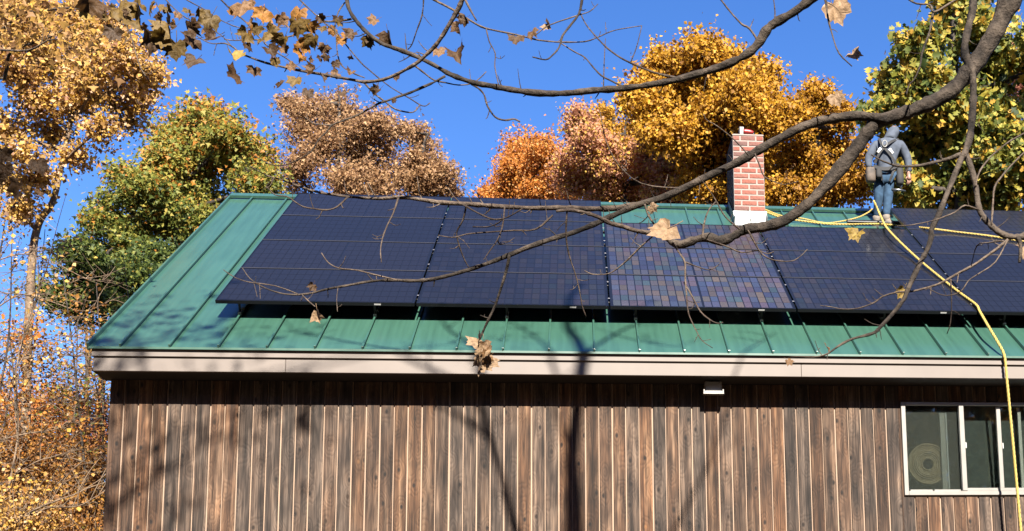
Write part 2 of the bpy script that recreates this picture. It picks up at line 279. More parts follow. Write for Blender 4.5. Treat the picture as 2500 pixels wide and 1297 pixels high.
# ------------------------------------------------------------------ mesh helpers
def tag(o, label=None, cat=None, group=None, kind=None):
    if label: o['label'] = label
    if cat: o['category'] = cat
    if group: o['group'] = group
    if kind: o['kind'] = kind
    return o
def empty(name, loc=(0, 0, 0)):
    o = bpy.data.objects.new(name, None); o.location = loc; COL.objects.link(o); return o
def link(name, me, parent=None, loc=None):
    o = bpy.data.objects.new(name, me); COL.objects.link(o)
    if parent is not None:
        o.parent = parent
        wl = parent_world(parent)
        o.location = (-Vector(wl)) if loc is None else (Vector(loc)-Vector(wl))
    elif loc is not None: o.location = loc
    return o
def parent_world(p):                                # all parents here are only translated
    v = Vector((0, 0, 0))
    while p is not None: v = v + p.location; p = p.parent
    return v
class MB:
    def __init__(s): s.v = []; s.f = []
    def add(s, vs, fs):
        k = len(s.v); s.v += [tuple(map(float, q)) for q in vs]; s.f += [tuple(i+k for i in f) for f in fs]; return s
    def box(s, c, h, ax=None):
        c = np.array(c, float); A = np.eye(3) if ax is None else np.array(ax, float)
        vs = [c + sx*h[0]*A[0] + sy*h[1]*A[1] + sz*h[2]*A[2] for sx in (-1, 1) for sy in (-1, 1) for sz in (-1, 1)]
        return s.add(vs, [(0, 1, 3, 2), (4, 6, 7, 5), (0, 4, 5, 1), (2, 3, 7, 6), (0, 2, 6, 4), (1, 5, 7, 3)])
    def bbox(s, c, h, ax=None, b=0.004):            # box with chamfered edges
        c = np.array(c, float); A = np.eye(3) if ax is None else np.array(ax, float)
        vs = []; idx = {}
        for sx in (-1, 1):
            for sy in (-1, 1):
                for sz in (-1, 1):
                    for k in range(3):
                        d = [h[0]-b, h[1]-b, h[2]-b]; d[k] = h[k]
                        idx[(sx, sy, sz, k)] = len(vs); vs.append(c + sx*d[0]*A[0] + sy*d[1]*A[1] + sz*d[2]*A[2])
        F = []
        for k in range(3):
            i, j = [(1, 2), (2, 0), (0, 1)][k]
            for sg in (-1, 1):
                q = []
                for (a, b_) in ((-1, -1), (1, -1), (1, 1), (-1, 1)):
                    t3 = [0, 0, 0]; t3[k] = sg; t3[i] = a; t3[j] = b_; q.append(idx[(*t3, k)])
                F.append(q if sg > 0 else q[::-1])
        for k in range(3):                           # edge chamfers along axis k
            i, j = [(1, 2), (2, 0), (0, 1)][k]
            for a in (-1, 1):
                for b_ in (-1, 1):
                    q = []
                    for sg, kk in ((-1, i), (1, i), (1, j), (-1, j)):
                        t3 = [0, 0, 0]; t3[k] = sg; t3[i] = a; t3[j] = b_; q.append(idx[(*t3, kk)])
                    F.append(q if a*b_ > 0 else q[::-1])
        for sx in (-1, 1):
            for sy in (-1, 1):
                for sz in (-1, 1):
                    q = [idx[(sx, sy, sz, k)] for k in range(3)]; F.append(q if sx*sy*sz > 0 else q[::-1])
        return s.add(vs, F)
    def tube(s, pts, rad, n=6, cap=True, rng=None, wob=0.0):
        P = [np.array(p, float) for p in pts]
        if len(P) < 2: return s
        if not hasattr(rad, '__len__'): rad = [rad]*len(P)
        T = []
        for i in range(len(P)):
            d = P[min(i+1, len(P)-1)] - P[max(i-1, 0)]; l = np.linalg.norm(d); T.append(d/l if l > 1e-9 else np.array([0, 0, 1.]))
        u = np.cross(T[0], [0.3, 0.2, 0.93]); 
        if np.linalg.norm(u) < 1e-3: u = np.cross(T[0], [1, 0, 0])
        u /= np.linalg.norm(u); vs = []; fs = []
        for i, p in enumerate(P):
            u = u - np.dot(u, T[i])*T[i]; u /= np.linalg.norm(u); w = np.cross(T[i], u)
            for k in range(n):
                a = 2*math.pi*k/n; r = rad[i]
                if rng is not None and wob: r *= 1+wob*(rng.random()-0.5)
                vs.append(p + r*(math.cos(a)*u + math.sin(a)*w))
        for i in range(len(P)-1):
            for k in range(n):
                a = i*n+k; b = i*n+(k+1) % n; fs.append((a, b, b+n, a+n))
        if cap: fs.append(tuple(range(n))[::-1]); fs.append(tuple(range((len(P)-1)*n, len(P)*n)))
        return s.add(vs, fs)
    def mesh(s, name, m=None, smooth=False):
        me = bpy.data.meshes.new(name); me.from_pydata(s.v, [], s.f); me.update()
        if m is not None: me.materials.append(MT[m] if isinstance(m, str) else m)
        if smooth: me.polygons.foreach_set('use_smooth', [True]*len(me.polygons))
        return me
    def build(s, name, m, parent=None, smooth=False):
        return link(name, s.mesh(name, m, smooth), parent)
def smooth_path(pts, k=4):                          # Catmull-Rom through rows of numbers
    P = np.array(pts, float); out = []
    if len(P) < 3: return P
    Q = np.vstack([2*P[0]-P[1], P, 2*P[-1]-P[-2]])
    for i in range(1, len(Q)-2):
        for j in range(k):
            t = j/k; a, b, c, d = Q[i-1], Q[i], Q[i+1], Q[i+2]
            out.append(0.5*((2*b)+(-a+c)*t+(2*a-5*b+4*c-d)*t*t+(-a+3*b-3*c+d)*t**3))
    out.append(P[-1]); return np.array(out)

# ------------------------------------------------------------------ frame of the roof and the solar array
SL = 0.6421205                                       # roof pitch
NRM = np.array([0, -math.sin(SL), math.cos(SL)]); UU = np.array([0, math.cos(SL), math.sin(SL)]); XX = np.array([1., 0, 0])
AO = np.array([-4.09788, 14.42714, 4.73833])         # lower left corner of the glass plane
PW, PH = 2.25, 1.24872                               # panel pitch across and up the slope
DG = 0.225                                           # glass plane above the roof pans
RO = AO - DG*NRM
def rp(X, U, h=0.0): return np.array([X, RO[1], RO[2]]) + UU*U + NRM*h
def roof_at(x, y, h=0.0):
    q = onplane(x, y, NRM, RO + NRM*h); return q[0], float(np.dot(q-RO-NRM*h, UU))
UE = roof_at(1250, 857)[1]; UR = roof_at(1250, 497)[1]
XL = roof_at(215, 848)[0]; XR = 7.4
EY, EZ = rp(0, UE)[1], rp(0, UE)[2]                  # eave line
RY, RZ = rp(0, UR)[1], rp(0, UR)[2]                  # ridge line
WY = EY + 0.42                                       # front face of the wall boards
ZS = at(1250, 914, EY+0.046)[2]                      # soffit
ZB = 0.6                                             # foot of the wall
AX = np.array([XX, UU, NRM])
print('roof', UE, UR, XL, EY, EZ, RY, RZ, WY)

rnd = random.Random(7)
# ------------------------------------------------------------------ ground
def gz(x, y):
    t = min(max((y-1)/11.5, 0), 1); z = -1.62 + (ZB+1.62)*t*t*(3-2*t)
    h = min(max((y-24)/50, 0), 1); z += 7.0*h*h*(3-2*h)
    return z + 0.10*math.sin(x*0.7+y*0.3) + 0.08*math.sin(y*0.9-x*0.4)
def ground():
    xs = [-400, -200, -100, -70] + list(range(-50, 51, 2)) + [70, 100, 200, 400]; ys = [-300, -120, -60, -30] + list(range(-20, 81, 2)) + [110, 200, 400]
    v = [(x, y, gz(x, y)) for y in ys for x in xs]; n = len(xs)
    f = [(j*n+i, j*n+i+1, (j+1)*n+i+1, (j+1)*n+i) for j in range(len(ys)-1) for i in range(n-1)]
    o = MB().add(v, f).build('ground', 'ground', smooth=True); tag(o, kind='structure', label='leaf covered ground rising to the house and the wooded hill')
ground()

# ------------------------------------------------------------------ house
house = empty('house', (0, WY, ZB))
tag(house, 'house with weathered brown board wall and green standing seam metal roof', 'house')
CX0, CX1 = at(267, 950, WY)[0], 7.2                               # wall from corner to corner
# wall: pale tongues behind, each board a piece of its own
WINX0, WINX1, WINZ0, WINZ1 = at(2204, 1100, WY)[0], at(2204, 1100, WY)[0]+2.4, at(2300, 1209, WY)[2], at(2300, 984, WY)[2]
WK = WY/14.56
wall = link('wall', None, house) if False else None
wb = MB()
def backing(x0, x1, z0, z1): wb.box(((x0+x1)/2, WY+0.012+0.05, (z0+z1)/2), ((x1-x0)/2, 0.05, (z1-z0)/2))
backing(CX0+0.01, WINX0, ZB, ZS); backing(WINX1, CX1, ZB, ZS); backing(WINX0, WINX1, ZB, WINZ0); backing(WINX0, WINX1, WINZ1, ZS)
wall = wb.build('wall', 'tongue', house)
def plank_mesh(w, h, name):
    me = MB().bbox((0, 0, 0), (w/2, 0.010, h/2), b=0.0035).mesh(name, 'wood'); return me
PWD = (at(1434.9, 995, WY)[0]-at(1237, 990, WY)[0])/6
pm_full = plank_mesh(PWD-0.0145, ZS-ZB, 'plank'); pm_low = plank_mesh(PWD-0.0145, WINZ0-0.02-ZB, 'plank_low'); pm_top = plank_mesh(PWD-0.0145, ZS-WINZ1-0.02, 'plank_top')
x = CX0 + 0.085; i = 0
while x < CX1:
    sx = 0.985 + rnd.random()*0.03; dx = (rnd.random()-0.5)*0.006; dy = (rnd.random()-0.5)*0.003
    if WINX0-0.075 < x < WINX1+0.075:
        segs = [(pm_low, (ZB+WINZ0-0.02)/2), (pm_top, (WINZ1+0.02+ZS)/2)]
    else: segs = [(pm_full, (ZB+ZS)/2)]
    for me, zc in segs:
        o = link('plank', me, wall, (x+dx, WY+0.004+dy, zc-0.001)); o.scale = (sx, 1, 1)
    x += PWD; i += 1
    if x < WINX0 and x+PWD/2 > WINX0-0.075+PWD/2 and False: pass
# narrow boards scribed to the window
xk = CX0+0.085; last = None
while xk < CX1:
    if xk <= WINX0-0.075: last = xk
    xk += PWD
wn = WINX0-0.006-(last+PWD/2-0.004)
if wn > 0.01:
    o = link('plank', pm_full, wall, ((WINX0-0.006+last+PWD/2-0.003)/2, WY+0.004, (ZB+ZS)/2)); o.scale = (wn/(PWD-0.0145), 1, 1)
# corner board seen edge-on, gable wall, floor of the shell
g = MB()
g.box(((CX0+0.006), (WY+RY*2-EY-0.4)/2+0.05, (ZB+ZS)/2), (0.012, (RY*2-EY-0.4-WY)/2-0.02, (ZS-ZB)/2))
g.add([(CX0, WY+0.02, ZS), (CX0, 2*RY-EY-0.4, ZS), (CX0, RY, RZ-0.12)], [(0, 1, 2)])
g.box((CX1-0.006, RY, (ZB+ZS)/2), (0.012, RY-WY-0.05, (ZS-ZB)/2))
g.add([(CX1, WY+0.02, ZS), (CX1, 2*RY-EY-0.4, ZS), (CX1, RY, RZ-0.12)], [(0, 2, 1)])
g.box((0.98, 2*RY-WY, (ZB+ZS)/2), (6.2, 0.02, (ZS-ZB)/2))
g.build('gable_wall', 'wood', house)
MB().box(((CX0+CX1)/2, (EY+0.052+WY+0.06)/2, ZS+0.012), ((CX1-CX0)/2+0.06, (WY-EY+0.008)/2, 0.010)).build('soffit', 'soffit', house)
# fascia: a narrow shadow board over a deep board
XF0, XF1 = at(223, 868, EY+0.022)[0], XR-0.06
def zpx(y, Y): return at(1250, y, Y)[2]
z1, z2 = zpx(862, EY+0.022), zpx(879, EY+0.022)
MB().bbox(((XF0+XF1)/2, EY+0.042, (z1+0.03+z2)/2), ((XF1-XF0)/2, 0.020, (z1+0.03-z2)/2), b=0.003).build('upper_fascia_board', 'fascia', house)
xs = [XF0+0.012, at(695, 890, EY)[0], at(1958, 900, EY)[0], XF1]
for a, b in zip(xs[:-1], xs[1:]):
    MB().bbox(((a+b)/2, EY+0.066, (z2+0.02+ZS)/2), ((b-a)/2-0.0015, 0.020, (z2+0.02-ZS)/2), b=0.003).build('fascia_board', 'fascia', house)
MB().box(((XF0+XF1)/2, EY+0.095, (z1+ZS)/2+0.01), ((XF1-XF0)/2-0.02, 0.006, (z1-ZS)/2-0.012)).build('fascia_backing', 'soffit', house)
fz = z1
# end return of the eave box (left)
MB().add([(XF0+0.014, EY+0.06, fz-0.01), (XF0+0.014, WY+0.03, fz-0.01), (XF0+0.014, WY+0.03, ZS), (XF0+0.014, EY+0.06, ZS)], [(0, 1, 2, 3)]).build('eave_return', 'fascia', house)

# roof
rm = MB()
rm.box(rp((XL+XR)/2, (UE+UR)/2+0.01, -0.055), ((XR-XL)/2-0.012, (UR-UE)/2-0.02, 0.045), AX)
NB = np.array([0, math.sin(SL), math.cos(SL)]); UB = np.array([0, -math.cos(SL), math.sin(SL)])
rb = np.array([0, 2*RY-RO[1], RO[2]])
rm.box(np.array([(XL+XR)/2, 0, 0]) + rb + UB*((UE+UR)/2) - NB*0.03, ((XR-XL)/2-0.012, (UR-UE)/2-0.02, 0.045), np.array([XX, UB, NB]))
roof = rm.build('roof', 'green', house)
seam0, sp = -5.004+0.0, 0.5085
seams = [seam0 + k*sp for k in range(0, 25)]
shift = roof_at(292, 848.6)[0] - seam0; seams = [s+shift for s in seams]
edges = [XL] + [s for s in seams if s < XR-0.1] + [XR]
pm = MB().box((0, 0, 0), (sp/2-0.003, (UR-UE)/2, 0.002)).mesh('roof_pan', 'green')
for a, b in zip(edges[:-1], edges[1:]):
    o = link('roof_pan', pm, roof, rp((a+b)/2, (UE+UR)/2, -0.003)); o.rotation_euler = (SL, 0, 0); o.scale = ((b-a-0.006)/(sp-0.006), 1, 1)
smesh = MB().bbox((0, 0, 0), (0.0065, (UR-UE)/2+0.006, 0.021), b=0.002).bbox((0.009, 0, 0.014), (0.006, (UR-UE)/2+0.006, 0.006), b=0.002).mesh('standing_seam', 'green')
for s in seams:
    if s < XR-0.1:
        o = link('standing_seam', smesh, roof, rp(s, (UE+UR)/2-0.006, 0.019)); o.rotation_euler = (SL, 0, 0)
MB().bbox(rp(XL-0.008, (UE+UR)/2, 0.0), (0.014, (UR-UE)/2+0.01, 0.045), AX, b=0.004).build('rake_trim', 'green', roof)
MB().box((((XL+XR)/2), EY-0.006, EZ-0.012), ((XR-XL)/2, 0.005, 0.012)).build('drip_edge', 'green', roof)
rc = MB()
rc.box(rp((XL+XR)/2, UR-0.055, 0.052), ((XR-XL)/2+0.004, 0.075, 0.003), AX)
rc.box(rp((XL+XR)/2, UR-0.130, 0.034), ((XR-XL)/2+0.004, 0.003, 0.018), AX)
rc.box(np.array([(XL+XR)/2, 0, 0]) + rb + UB*(UR-0.055) + NB*0.052, ((XR-XL)/2+0.004, 0.075, 0.003), np.array([XX, UB, NB]))
rc.build('ridge_cap', 'green', roof)

# chimney
CHY = float(onplane(1830, 547, NRM, RO)[1]); chx0, chx1 = at(1790, 420, CHY)[0], at(1866.5, 420, CHY)[0]; chw = chx1-chx0; chd = 0.78; chz1 = at(1826, 331, CHY)[2]; course = (at(1826, 331, CHY)[2]-at(1826, 516, CHY)[2])/14
nz_ = 17; chz0 = chz1 - nz_*course
ch = MB(); ch.box(((chx0+chx1)/2, CHY+chd/2, (chz1+chz0)/2-0.25), (chw/2-0.007, chd/2-0.007, (chz1-chz0)/2+0.25))
chim = ch.build('chimney', 'mortar', house)
bl = chw/2
bmF = MB().bbox((0, 0, 0), (bl/2-0.0125, 0.045, course/2-0.0115), b=0.004).mesh('brick', 'brick'); bmH = MB().bbox((0, 0, 0), (bl/4-0.0125, 0.045, course/2-0.0115), b=0.004).mesh('brick_half', 'brick')
bmS = MB().bbox((0, 0, 0), (0.045, bl/2-0.0125, course/2-0.0115), b=0.004).mesh('brick_side', 'brick')
for r in range(nz_):
    z = chz1 - (r+0.5)*course
    if r % 2: row = [(chx0+bl*0.5, bmF), (chx0+bl*1.5, bmF)]
    else: row = [(chx0+bl*0.25, bmH), (chx0+bl, bmF), (chx1-bl*0.25, bmH)]
    for xc, me in row:
        o = link('brick', me, chim, (xc+(rnd.random()-.5)*0.003, CHY+0.045+(rnd.random()-.5)*0.004, z)); o.color = (1, 1, 1, 1)
    for sd, xc in ((-1, chx0+0.045), (1, chx1-0.045)):
        yy = CHY + 0.092 + (bl/2 if r % 2 else bl/4)
        while yy < CHY+chd-0.06:
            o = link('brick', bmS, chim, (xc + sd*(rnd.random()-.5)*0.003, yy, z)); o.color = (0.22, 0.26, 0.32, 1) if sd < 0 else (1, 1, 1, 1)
            yy += bl
# mortar crown, flashing
cr = MB(); zc = chz1
v = []
for (hx, hy, z) in ((chw/2+0.002, chd/2+0.002, zc), (chw/2-0.004, chd/2-0.004, zc+0.022), (chw/2-0.07, chd/2-0.08, zc+0.040)):
    v += [((chx0+chx1)/2+sx*hx, CHY+chd/2+sy*hy, z) for sx, sy in ((-1, -1), (1, -1), (1, 1), (-1, 1))]
cr.add(v, [(0, 1, 5, 4), (1, 2, 6, 5), (2, 3, 7, 6), (3, 0, 4, 7), (4, 5, 9, 8), (5, 6, 10, 9), (6, 7, 11, 10), (7, 4, 8, 11), (8, 9, 10, 11)]); cr.build('crown', 'mortar', chim)
fl = MB(); zf1 = at(1830, 516, CHY-0.01)[2]
ub = float(np.dot(np.array([0, CHY-0.012, 0])-RO+np.array([0, 0, 0]), UU))
zroof = RO[2] + (CHY-RO[1])*math.tan(SL)
fl.box(((chx0+chx1)/2, CHY-0.012, (zf1+zroof-0.05)/2), (chw/2+0.014, 0.006, (zf1-zroof+0.05)/2))
fl.box(rp((chx0+chx1)/2, float((CHY-0.012-RO[1])/math.cos(SL))-0.06, 0.010), (chw/2+0.05, 0.09, 0.004), AX)
for sx, xx_ in ((-1, chx0-0.006), (1, chx1+0.006)):
    fl.box(rp(xx_, float((CHY+0.3-RO[1])/math.cos(SL)), 0.06), (0.004, 0.45, 0.07), AX)
fl.build('flashing', 'flashing', chim)

# window
win = MB()
win.box(((WINX0+WINX1)/2, WY+0.12, WINZ0-0.0), ((WINX1-WINX0)/2, 0.10, 0.004))
window = win.build('window', 'winframe', house)
def bar(nm, x0, x1, z0, z1, y=WY-0.012, t=0.022, m='winframe', par=None): return MB().bbox(((x0+x1)/2, y, (z0+z1)/2), ((x1-x0)/2, t, (z1-z0)/2), b=0.003).build(nm, m, par or window)
bar('window_frame', WINX0-0.006, WINX0+0.045, WINZ0-0.005, WINZ1); bar('window_frame', WINX0+0.046, WINX1, WINZ0-0.005, WINZ0+0.045); bar('window_frame', WINX0+0.046, WINX1, WINZ1-0.035, WINZ1)
bar('mullion', WINX0+0.695, WINX0+0.752, WINZ0+0.046, WINZ1-0.036, WY-0.015, 0.026)
bar('sash_rail', WINX0+0.753, WINX0+1.140, WINZ0+0.046, WINZ0+0.082, WY-0.004, 0.016); bar('sash_rail', WINX0+1.144, WINX1, WINZ0+0.046, WINZ0+0.082, WY-0.004, 0.016)
bar('sash_stile', WINX0+1.165, WINX0+1.215, WINZ0+0.083, WINZ1-0.036, WY+0.01, 0.014); bar('sash_stile', WINX0+1.440, WINX0+1.480, WINZ0+0.083, WINZ1-0.036, WY+0.045, 0.012)
bar('screen_track', WINX0+0.07, WINX0+0.340, WINZ0+0.046, WINZ0+0.066, WY+0.004, 0.01); bar('screen_track', WINX0+0.360, WINX0+0.680, WINZ0+0.046, WINZ0+0.066, WY+0.004, 0.01)
bar('sash_stile', WINX0+0.480, WINX0+0.545, WINZ0+0.05, WINZ1-0.10, WY+0.06, 0.012); bar('sash_stile', WINX0+0.550, WINX0+0.565, WINZ0+0.06, WINZ1-0.10, WY+0.05, 0.008, 'white')
bar('window_latch', WINX0+0.753, WINX0+0.768, (WINZ0+WINZ1)/2, (WINZ0+WINZ1)/2+0.07, WY-0.03, 0.012, 'white'); bar('window_latch', WINX0+1.216, WINX0+1.230, (WINZ0+WINZ1)/2, (WINZ0+WINZ1)/2+0.07, WY-0.002, 0.012, 'white')
for a, b, yy in ((WINX0+0.046, WINX0+0.694, WY+0.022), (WINX0+0.753, WINX0+1.164, WY+0.014), (WINX0+1.216, WINX1, WY+0.03)):
    MB().box(((a+b)/2, yy, (WINZ0+WINZ1)/2), ((b-a)/2, 0.002, (WINZ1-WINZ0)/2-0.04)).build('pane', 'glass', window)
MB().add([(WINX0+0.740, WY+0.14, WINZ0), (WINX0+1.830, WY+0.14, WINZ0), (WINX0+1.830, WY+0.14, WINZ1), (WINX0+0.740, WY+0.14, WINZ1)], [(0, 1, 2, 3)]).build('curtain', 'curtain', window)
MB().add([(WINX0+0.05, WY+0.040, WINZ0+0.045), (WINX0+0.694, WY+0.040, WINZ0+0.045), (WINX0+0.694, WY+0.040, WINZ1-0.04), (WINX0+0.05, WY+0.040, WINZ1-0.04)], [(0, 1, 2, 3)]).build('insect_screen', 'screen', window)
rm_ = MB(); rm_.box(((WINX0+WINX1)/2, WY+1.6, 3.0), (1.6, 0.02, 1.2)).box((WINX0-0.3, WY+0.85, 2.9), (0.02, 0.74, 1.2)).box((WINX1+0.3, WY+0.85, 2.9), (0.02, 0.74, 1.2)).box(((WINX0+WINX1)/2, WY+0.85, 4.12), (1.6, 0.74, 0.02)).box(((WINX0+WINX1)/2, WY+0.85, 1.68), (1.6, 0.74, 0.02))
rm_.build('room_shell', 'dark', house)
# round woven thing behind the left pane
wr = MB(); cxw, czw = at(2266, 1133, WY+0.1)[0], at(2266, 1133, WY+0.1)[2]
for k in range(9):
    r = 0.075 + k*0.0205; wr.tube([(cxw+r*math.cos(a), WY+0.11+0.010*math.sin(k*1.3)+0.003*math.sin(9*a+k), czw+r*math.sin(a)) for a in np.linspace(0, 2*math.pi, 40)], 0.0125, 5, cap=False)
tag(wr.build('woven_wreath', 'straw', smooth=True), 'round tan woven ring with dark centre behind the left window pane', 'wreath')

# flood light under the eave
lx, lz = at(1741, 945, EY+0.25)[0], at(1741, 945, EY+0.25)[2]; ly = EY+0.25
lz -= 0.012
lamp = empty('flood_light', (lx, ly, lz)); tag(lamp, 'small grey and white flood light mounted under the beige eave', 'light')
MB().bbox((lx, ly+0.0, lz+0.016), (0.098, 0.035, 0.062), b=0.014).build('housing', 'lamp_grey', lamp)
MB().bbox((lx, ly-0.03, lz-0.056), (0.100, 0.022, 0.010), b=0.003).build('lens_hood', 'white', lamp)
MB().bbox((lx-0.110, ly-0.012, lz-0.050), (0.008, 0.04, 0.022), b=0.003).bbox((lx+0.110, ly-0.012, lz-0.050), (0.008, 0.04, 0.022), b=0.003).box((lx, ly-0.012, lz-0.074), (0.118, 0.04, 0.006)).build('bracket', 'lamp_grey', lamp)
MB().tube([(lx, ly+0.03, lz+0.06), (lx, ly+0.05, ZS+0.01)], 0.018, 8).build('stem', 'black', lamp)

# ------------------------------------------------------------------ solar array
rack = empty('solar_racking', tuple(rp(AO[0], 0))); tag(rack, 'black rails and clamp feet holding the solar panels above the green roof', 'racking')
rows_of = {0: 4, 1: 4, 2: 3, 3: 3, 4: 4}
def gp(X, U, h=0.0): return np.array([X, AO[1], AO[2]]) + UU*U + NRM*h
NC, NR = 22, 6
mx, my = 0.030, 0.026                                 # border from panel edge to cells
pw, ph = PW-0.022, PH-0.005
cw = (pw-2*mx-0.016)/NC; chh = (ph-2*my)/NR
cellm = MB().box((0, 0, 0), (cw/2-0.0062, chh/2-0.0045, 0.0008)).mesh('cell', 'cell')
gridb = MB()
cellpos = []
for r in range(NR):
    for c in range(NC):
        cellpos.append((mx + (c+0.5)*cw + (0.016 if c >= NC//2 else 0), my + (r+0.5)*chh))
def frame_mesh():
    b = MB(); t = 0.011; dpt = 0.040
    b.box((pw/2, t/2, -dpt/2+0.002), (pw/2, t/2, dpt/2)); b.box((pw/2, ph-t/2, -dpt/2+0.002), (pw/2, t/2, dpt/2))
    b.box((t/2, ph/2, -dpt/2+0.002), (t/2, ph/2-t-0.0005, dpt/2)); b.box((pw-t/2, ph/2, -dpt/2+0.002), (t/2, ph/2-t-0.0005, dpt/2))
    return b.mesh('frame', 'frame')
frm = frame_mesh()
bsm = MB().box((pw/2, ph/2, -0.006), (pw/2-0.0115, ph/2-0.0115, 0.0045)).mesh('backsheet', 'back')
etm = MB().box((pw/2, 0.0035, 0.0035), (pw/2, 0.0045, 0.0012)).mesh('edge_glint_strip', 'clamp_and_glint')  # added pale strip, imitates the sun's glint along the frame edge
lpm = MB().box((0, 0, 0), (0.038, 0.0015, 0.008)).mesh('label_plate', 'white')
for (xc, yc) in cellpos: gridb.box((xc, yc, 0.0), (cw/2-0.004, chh/2-0.003, 0.0008))
grm = gridb.mesh('cell_grid', 'cell')
colname = ['leftmost column', 'second column from the left', 'shimmering column below the chimney', 'column below the worker', 'rightmost column']
rown = ['bottom row', 'second row from bottom', 'third row from bottom', 'top row']
rnd2 = random.Random(3)
for c in range(5):
    for r in range(rows_of[c]):
        base = gp(AO[0]+c*PW+0.011, r*PH+0.0025)
        p = empty('solar_module', tuple(base))
        p.rotation_euler = (SL, 0, 0)
        tag(p, 'black solar module, %s, %s' % (rown[r], colname[c]), 'solar panel', 'solar panels on the green roof')
        def ch_(nm, me, l):
            o = bpy.data.objects.new(nm, me); COL.objects.link(o); o.parent = p; o.location = l; return o
        ch_('frame', frm, (0, 0, 0)); ch_('backsheet', bsm, (0, 0, 0))
        if r: ch_('edge_glint_strip', etm, (0, 0, 0))
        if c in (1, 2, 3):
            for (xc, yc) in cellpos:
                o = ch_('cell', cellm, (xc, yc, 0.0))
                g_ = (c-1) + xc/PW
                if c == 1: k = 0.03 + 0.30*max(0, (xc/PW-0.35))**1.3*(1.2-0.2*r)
                elif c == 2: k = 0.85 - 0.18*r  # sun-glint iridescence put into the cell colour, strongest in this column
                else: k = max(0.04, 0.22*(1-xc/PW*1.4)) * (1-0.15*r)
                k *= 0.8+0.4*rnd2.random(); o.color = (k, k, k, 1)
        else:
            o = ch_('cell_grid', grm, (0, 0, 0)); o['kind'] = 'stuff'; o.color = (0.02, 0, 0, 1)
        if r == 0 and c < 4:
            o = ch_('label_plate', lpm, (pw-0.42, -0.001, -0.021))
# rails, feet, clamps
for r in range(4):
    for k in (0.24, 0.76):
        U = (r+k)*PH; X0_, X1_ = AO[0]+0.16, AO[0]+5*PW-0.05
        spans = [(X0_, X1_)] if r < 3 else [(X0_, AO[0]+2*PW-0.05), (AO[0]+4*PW+0.05, X1_)]
        for a, b in spans:
            MB().bbox(gp((a+b)/2, U, -0.062), ((b-a)/2, 0.020, 0.020), AX, b=0.003).build('rail', 'rail', rack)
ft = MB().bbox((0, 0, 0.026), (0.020, 0.026, 0.016), b=0.004)
ftm = ft.mesh('seam_clamp', 'alu'); ftm.materials.append(MT['rail'])
fb = MB().bbox((0.0, 0.022, 0.085), (0.013, 0.004, 0.058), b=0.001).tube([(0, -0.008, 0.04), (0, -0.008, 0.06)], 0.006, 6)
fbm = fb.mesh('bracket_arm', 'rail')
for r in range(4):
    for k in (0.24, 0.76):
        U = (r+k)*PH - 0.03
        for j, s in enumerate(seams):
            if (j-2) % 3 == 0 and AO[0] < s < AO[0]+5*PW and (r < 3 or s < AO[0]+2*PW or s > AO[0]+4*PW):
                o = link('seam_clamp', ftm, rack, rp(s+0.002, U, 0.012)); o.rotation_euler = (SL, 0, 0)
for j, s in enumerate(seams):                        # brackets that show below the lower edge
    if (j-2) % 3 == 0 and AO[0] < s < AO[0]+5*PW:
        for nm, me in (('seam_clamp', ftm), ('bracket_arm', fbm)):
            o = link(nm, me, rack, rp(s+0.002, 0.10, 0.012)); o.rotation_euler = (SL, 0, 0); o.scale = (1, 1, 1.2)
cl = MB().bbox((0, 0, 0), (0.016, 0.016, 0.003), b=0.001).mesh('mid_clamp', 'clamp_and_glint')
for c in range(1, 5):
    for r in range(min(rows_of[c], rows_of[c-1])):
        for k in (0.24, 0.76):
            o = link('mid_clamp', cl, rack, gp(AO[0]+c*PW, (r+k)*PH, -0.001)); o.rotation_euler = (SL, 0, 0); o.scale = (0.7, 1, 1)

# ------------------------------------------------------------------ worker on the roof
def skin_mesh(name, V, E, rad, m, sub=2, root=0):
    me = bpy.data.meshes.new(name+'_cage'); me.from_pydata([tuple(map(float, v)) for v in V], E, []); me.update()
    o = bpy.data.objects.new(name+'_cage', me); COL.objects.link(o)
    md = o.modifiers.new('skin', 'SKIN'); md.use_smooth_shade = True; md.branch_smoothing = 0.4
    sv = me.skin_vertices[0].data
    for i, r in enumerate(rad):
        sv[i].radius = (r, r) if not hasattr(r, '__len__') else r; sv[i].use_root = (i == root)
    ss = o.modifiers.new('sub', 'SUBSURF'); ss.levels = sub; ss.render_levels = sub
    dg = bpy.context.evaluated_depsgraph_get(); dg.update()
    ev = bpy.data.meshes.new_from_object(o.evaluated_get(dg)); ev.name = name
    bpy.data.objects.remove(o); bpy.data.meshes.remove(me)
    ev.materials.clear(); ev.materials.append(MT[m]); ev.polygons.foreach_set('use_smooth', [True]*len(ev.polygons))
    return ev
PY = float(onplane(2155, 545, NRM, RO)[1])
def wp(x, y, d=0.0): return at(x, y, PY+d)
base = wp(2155, 548)
person = empty('person', tuple(base)); tag(person, 'person in grey hooded sweatshirt, blue jeans and black harness walking on the roof', 'person')
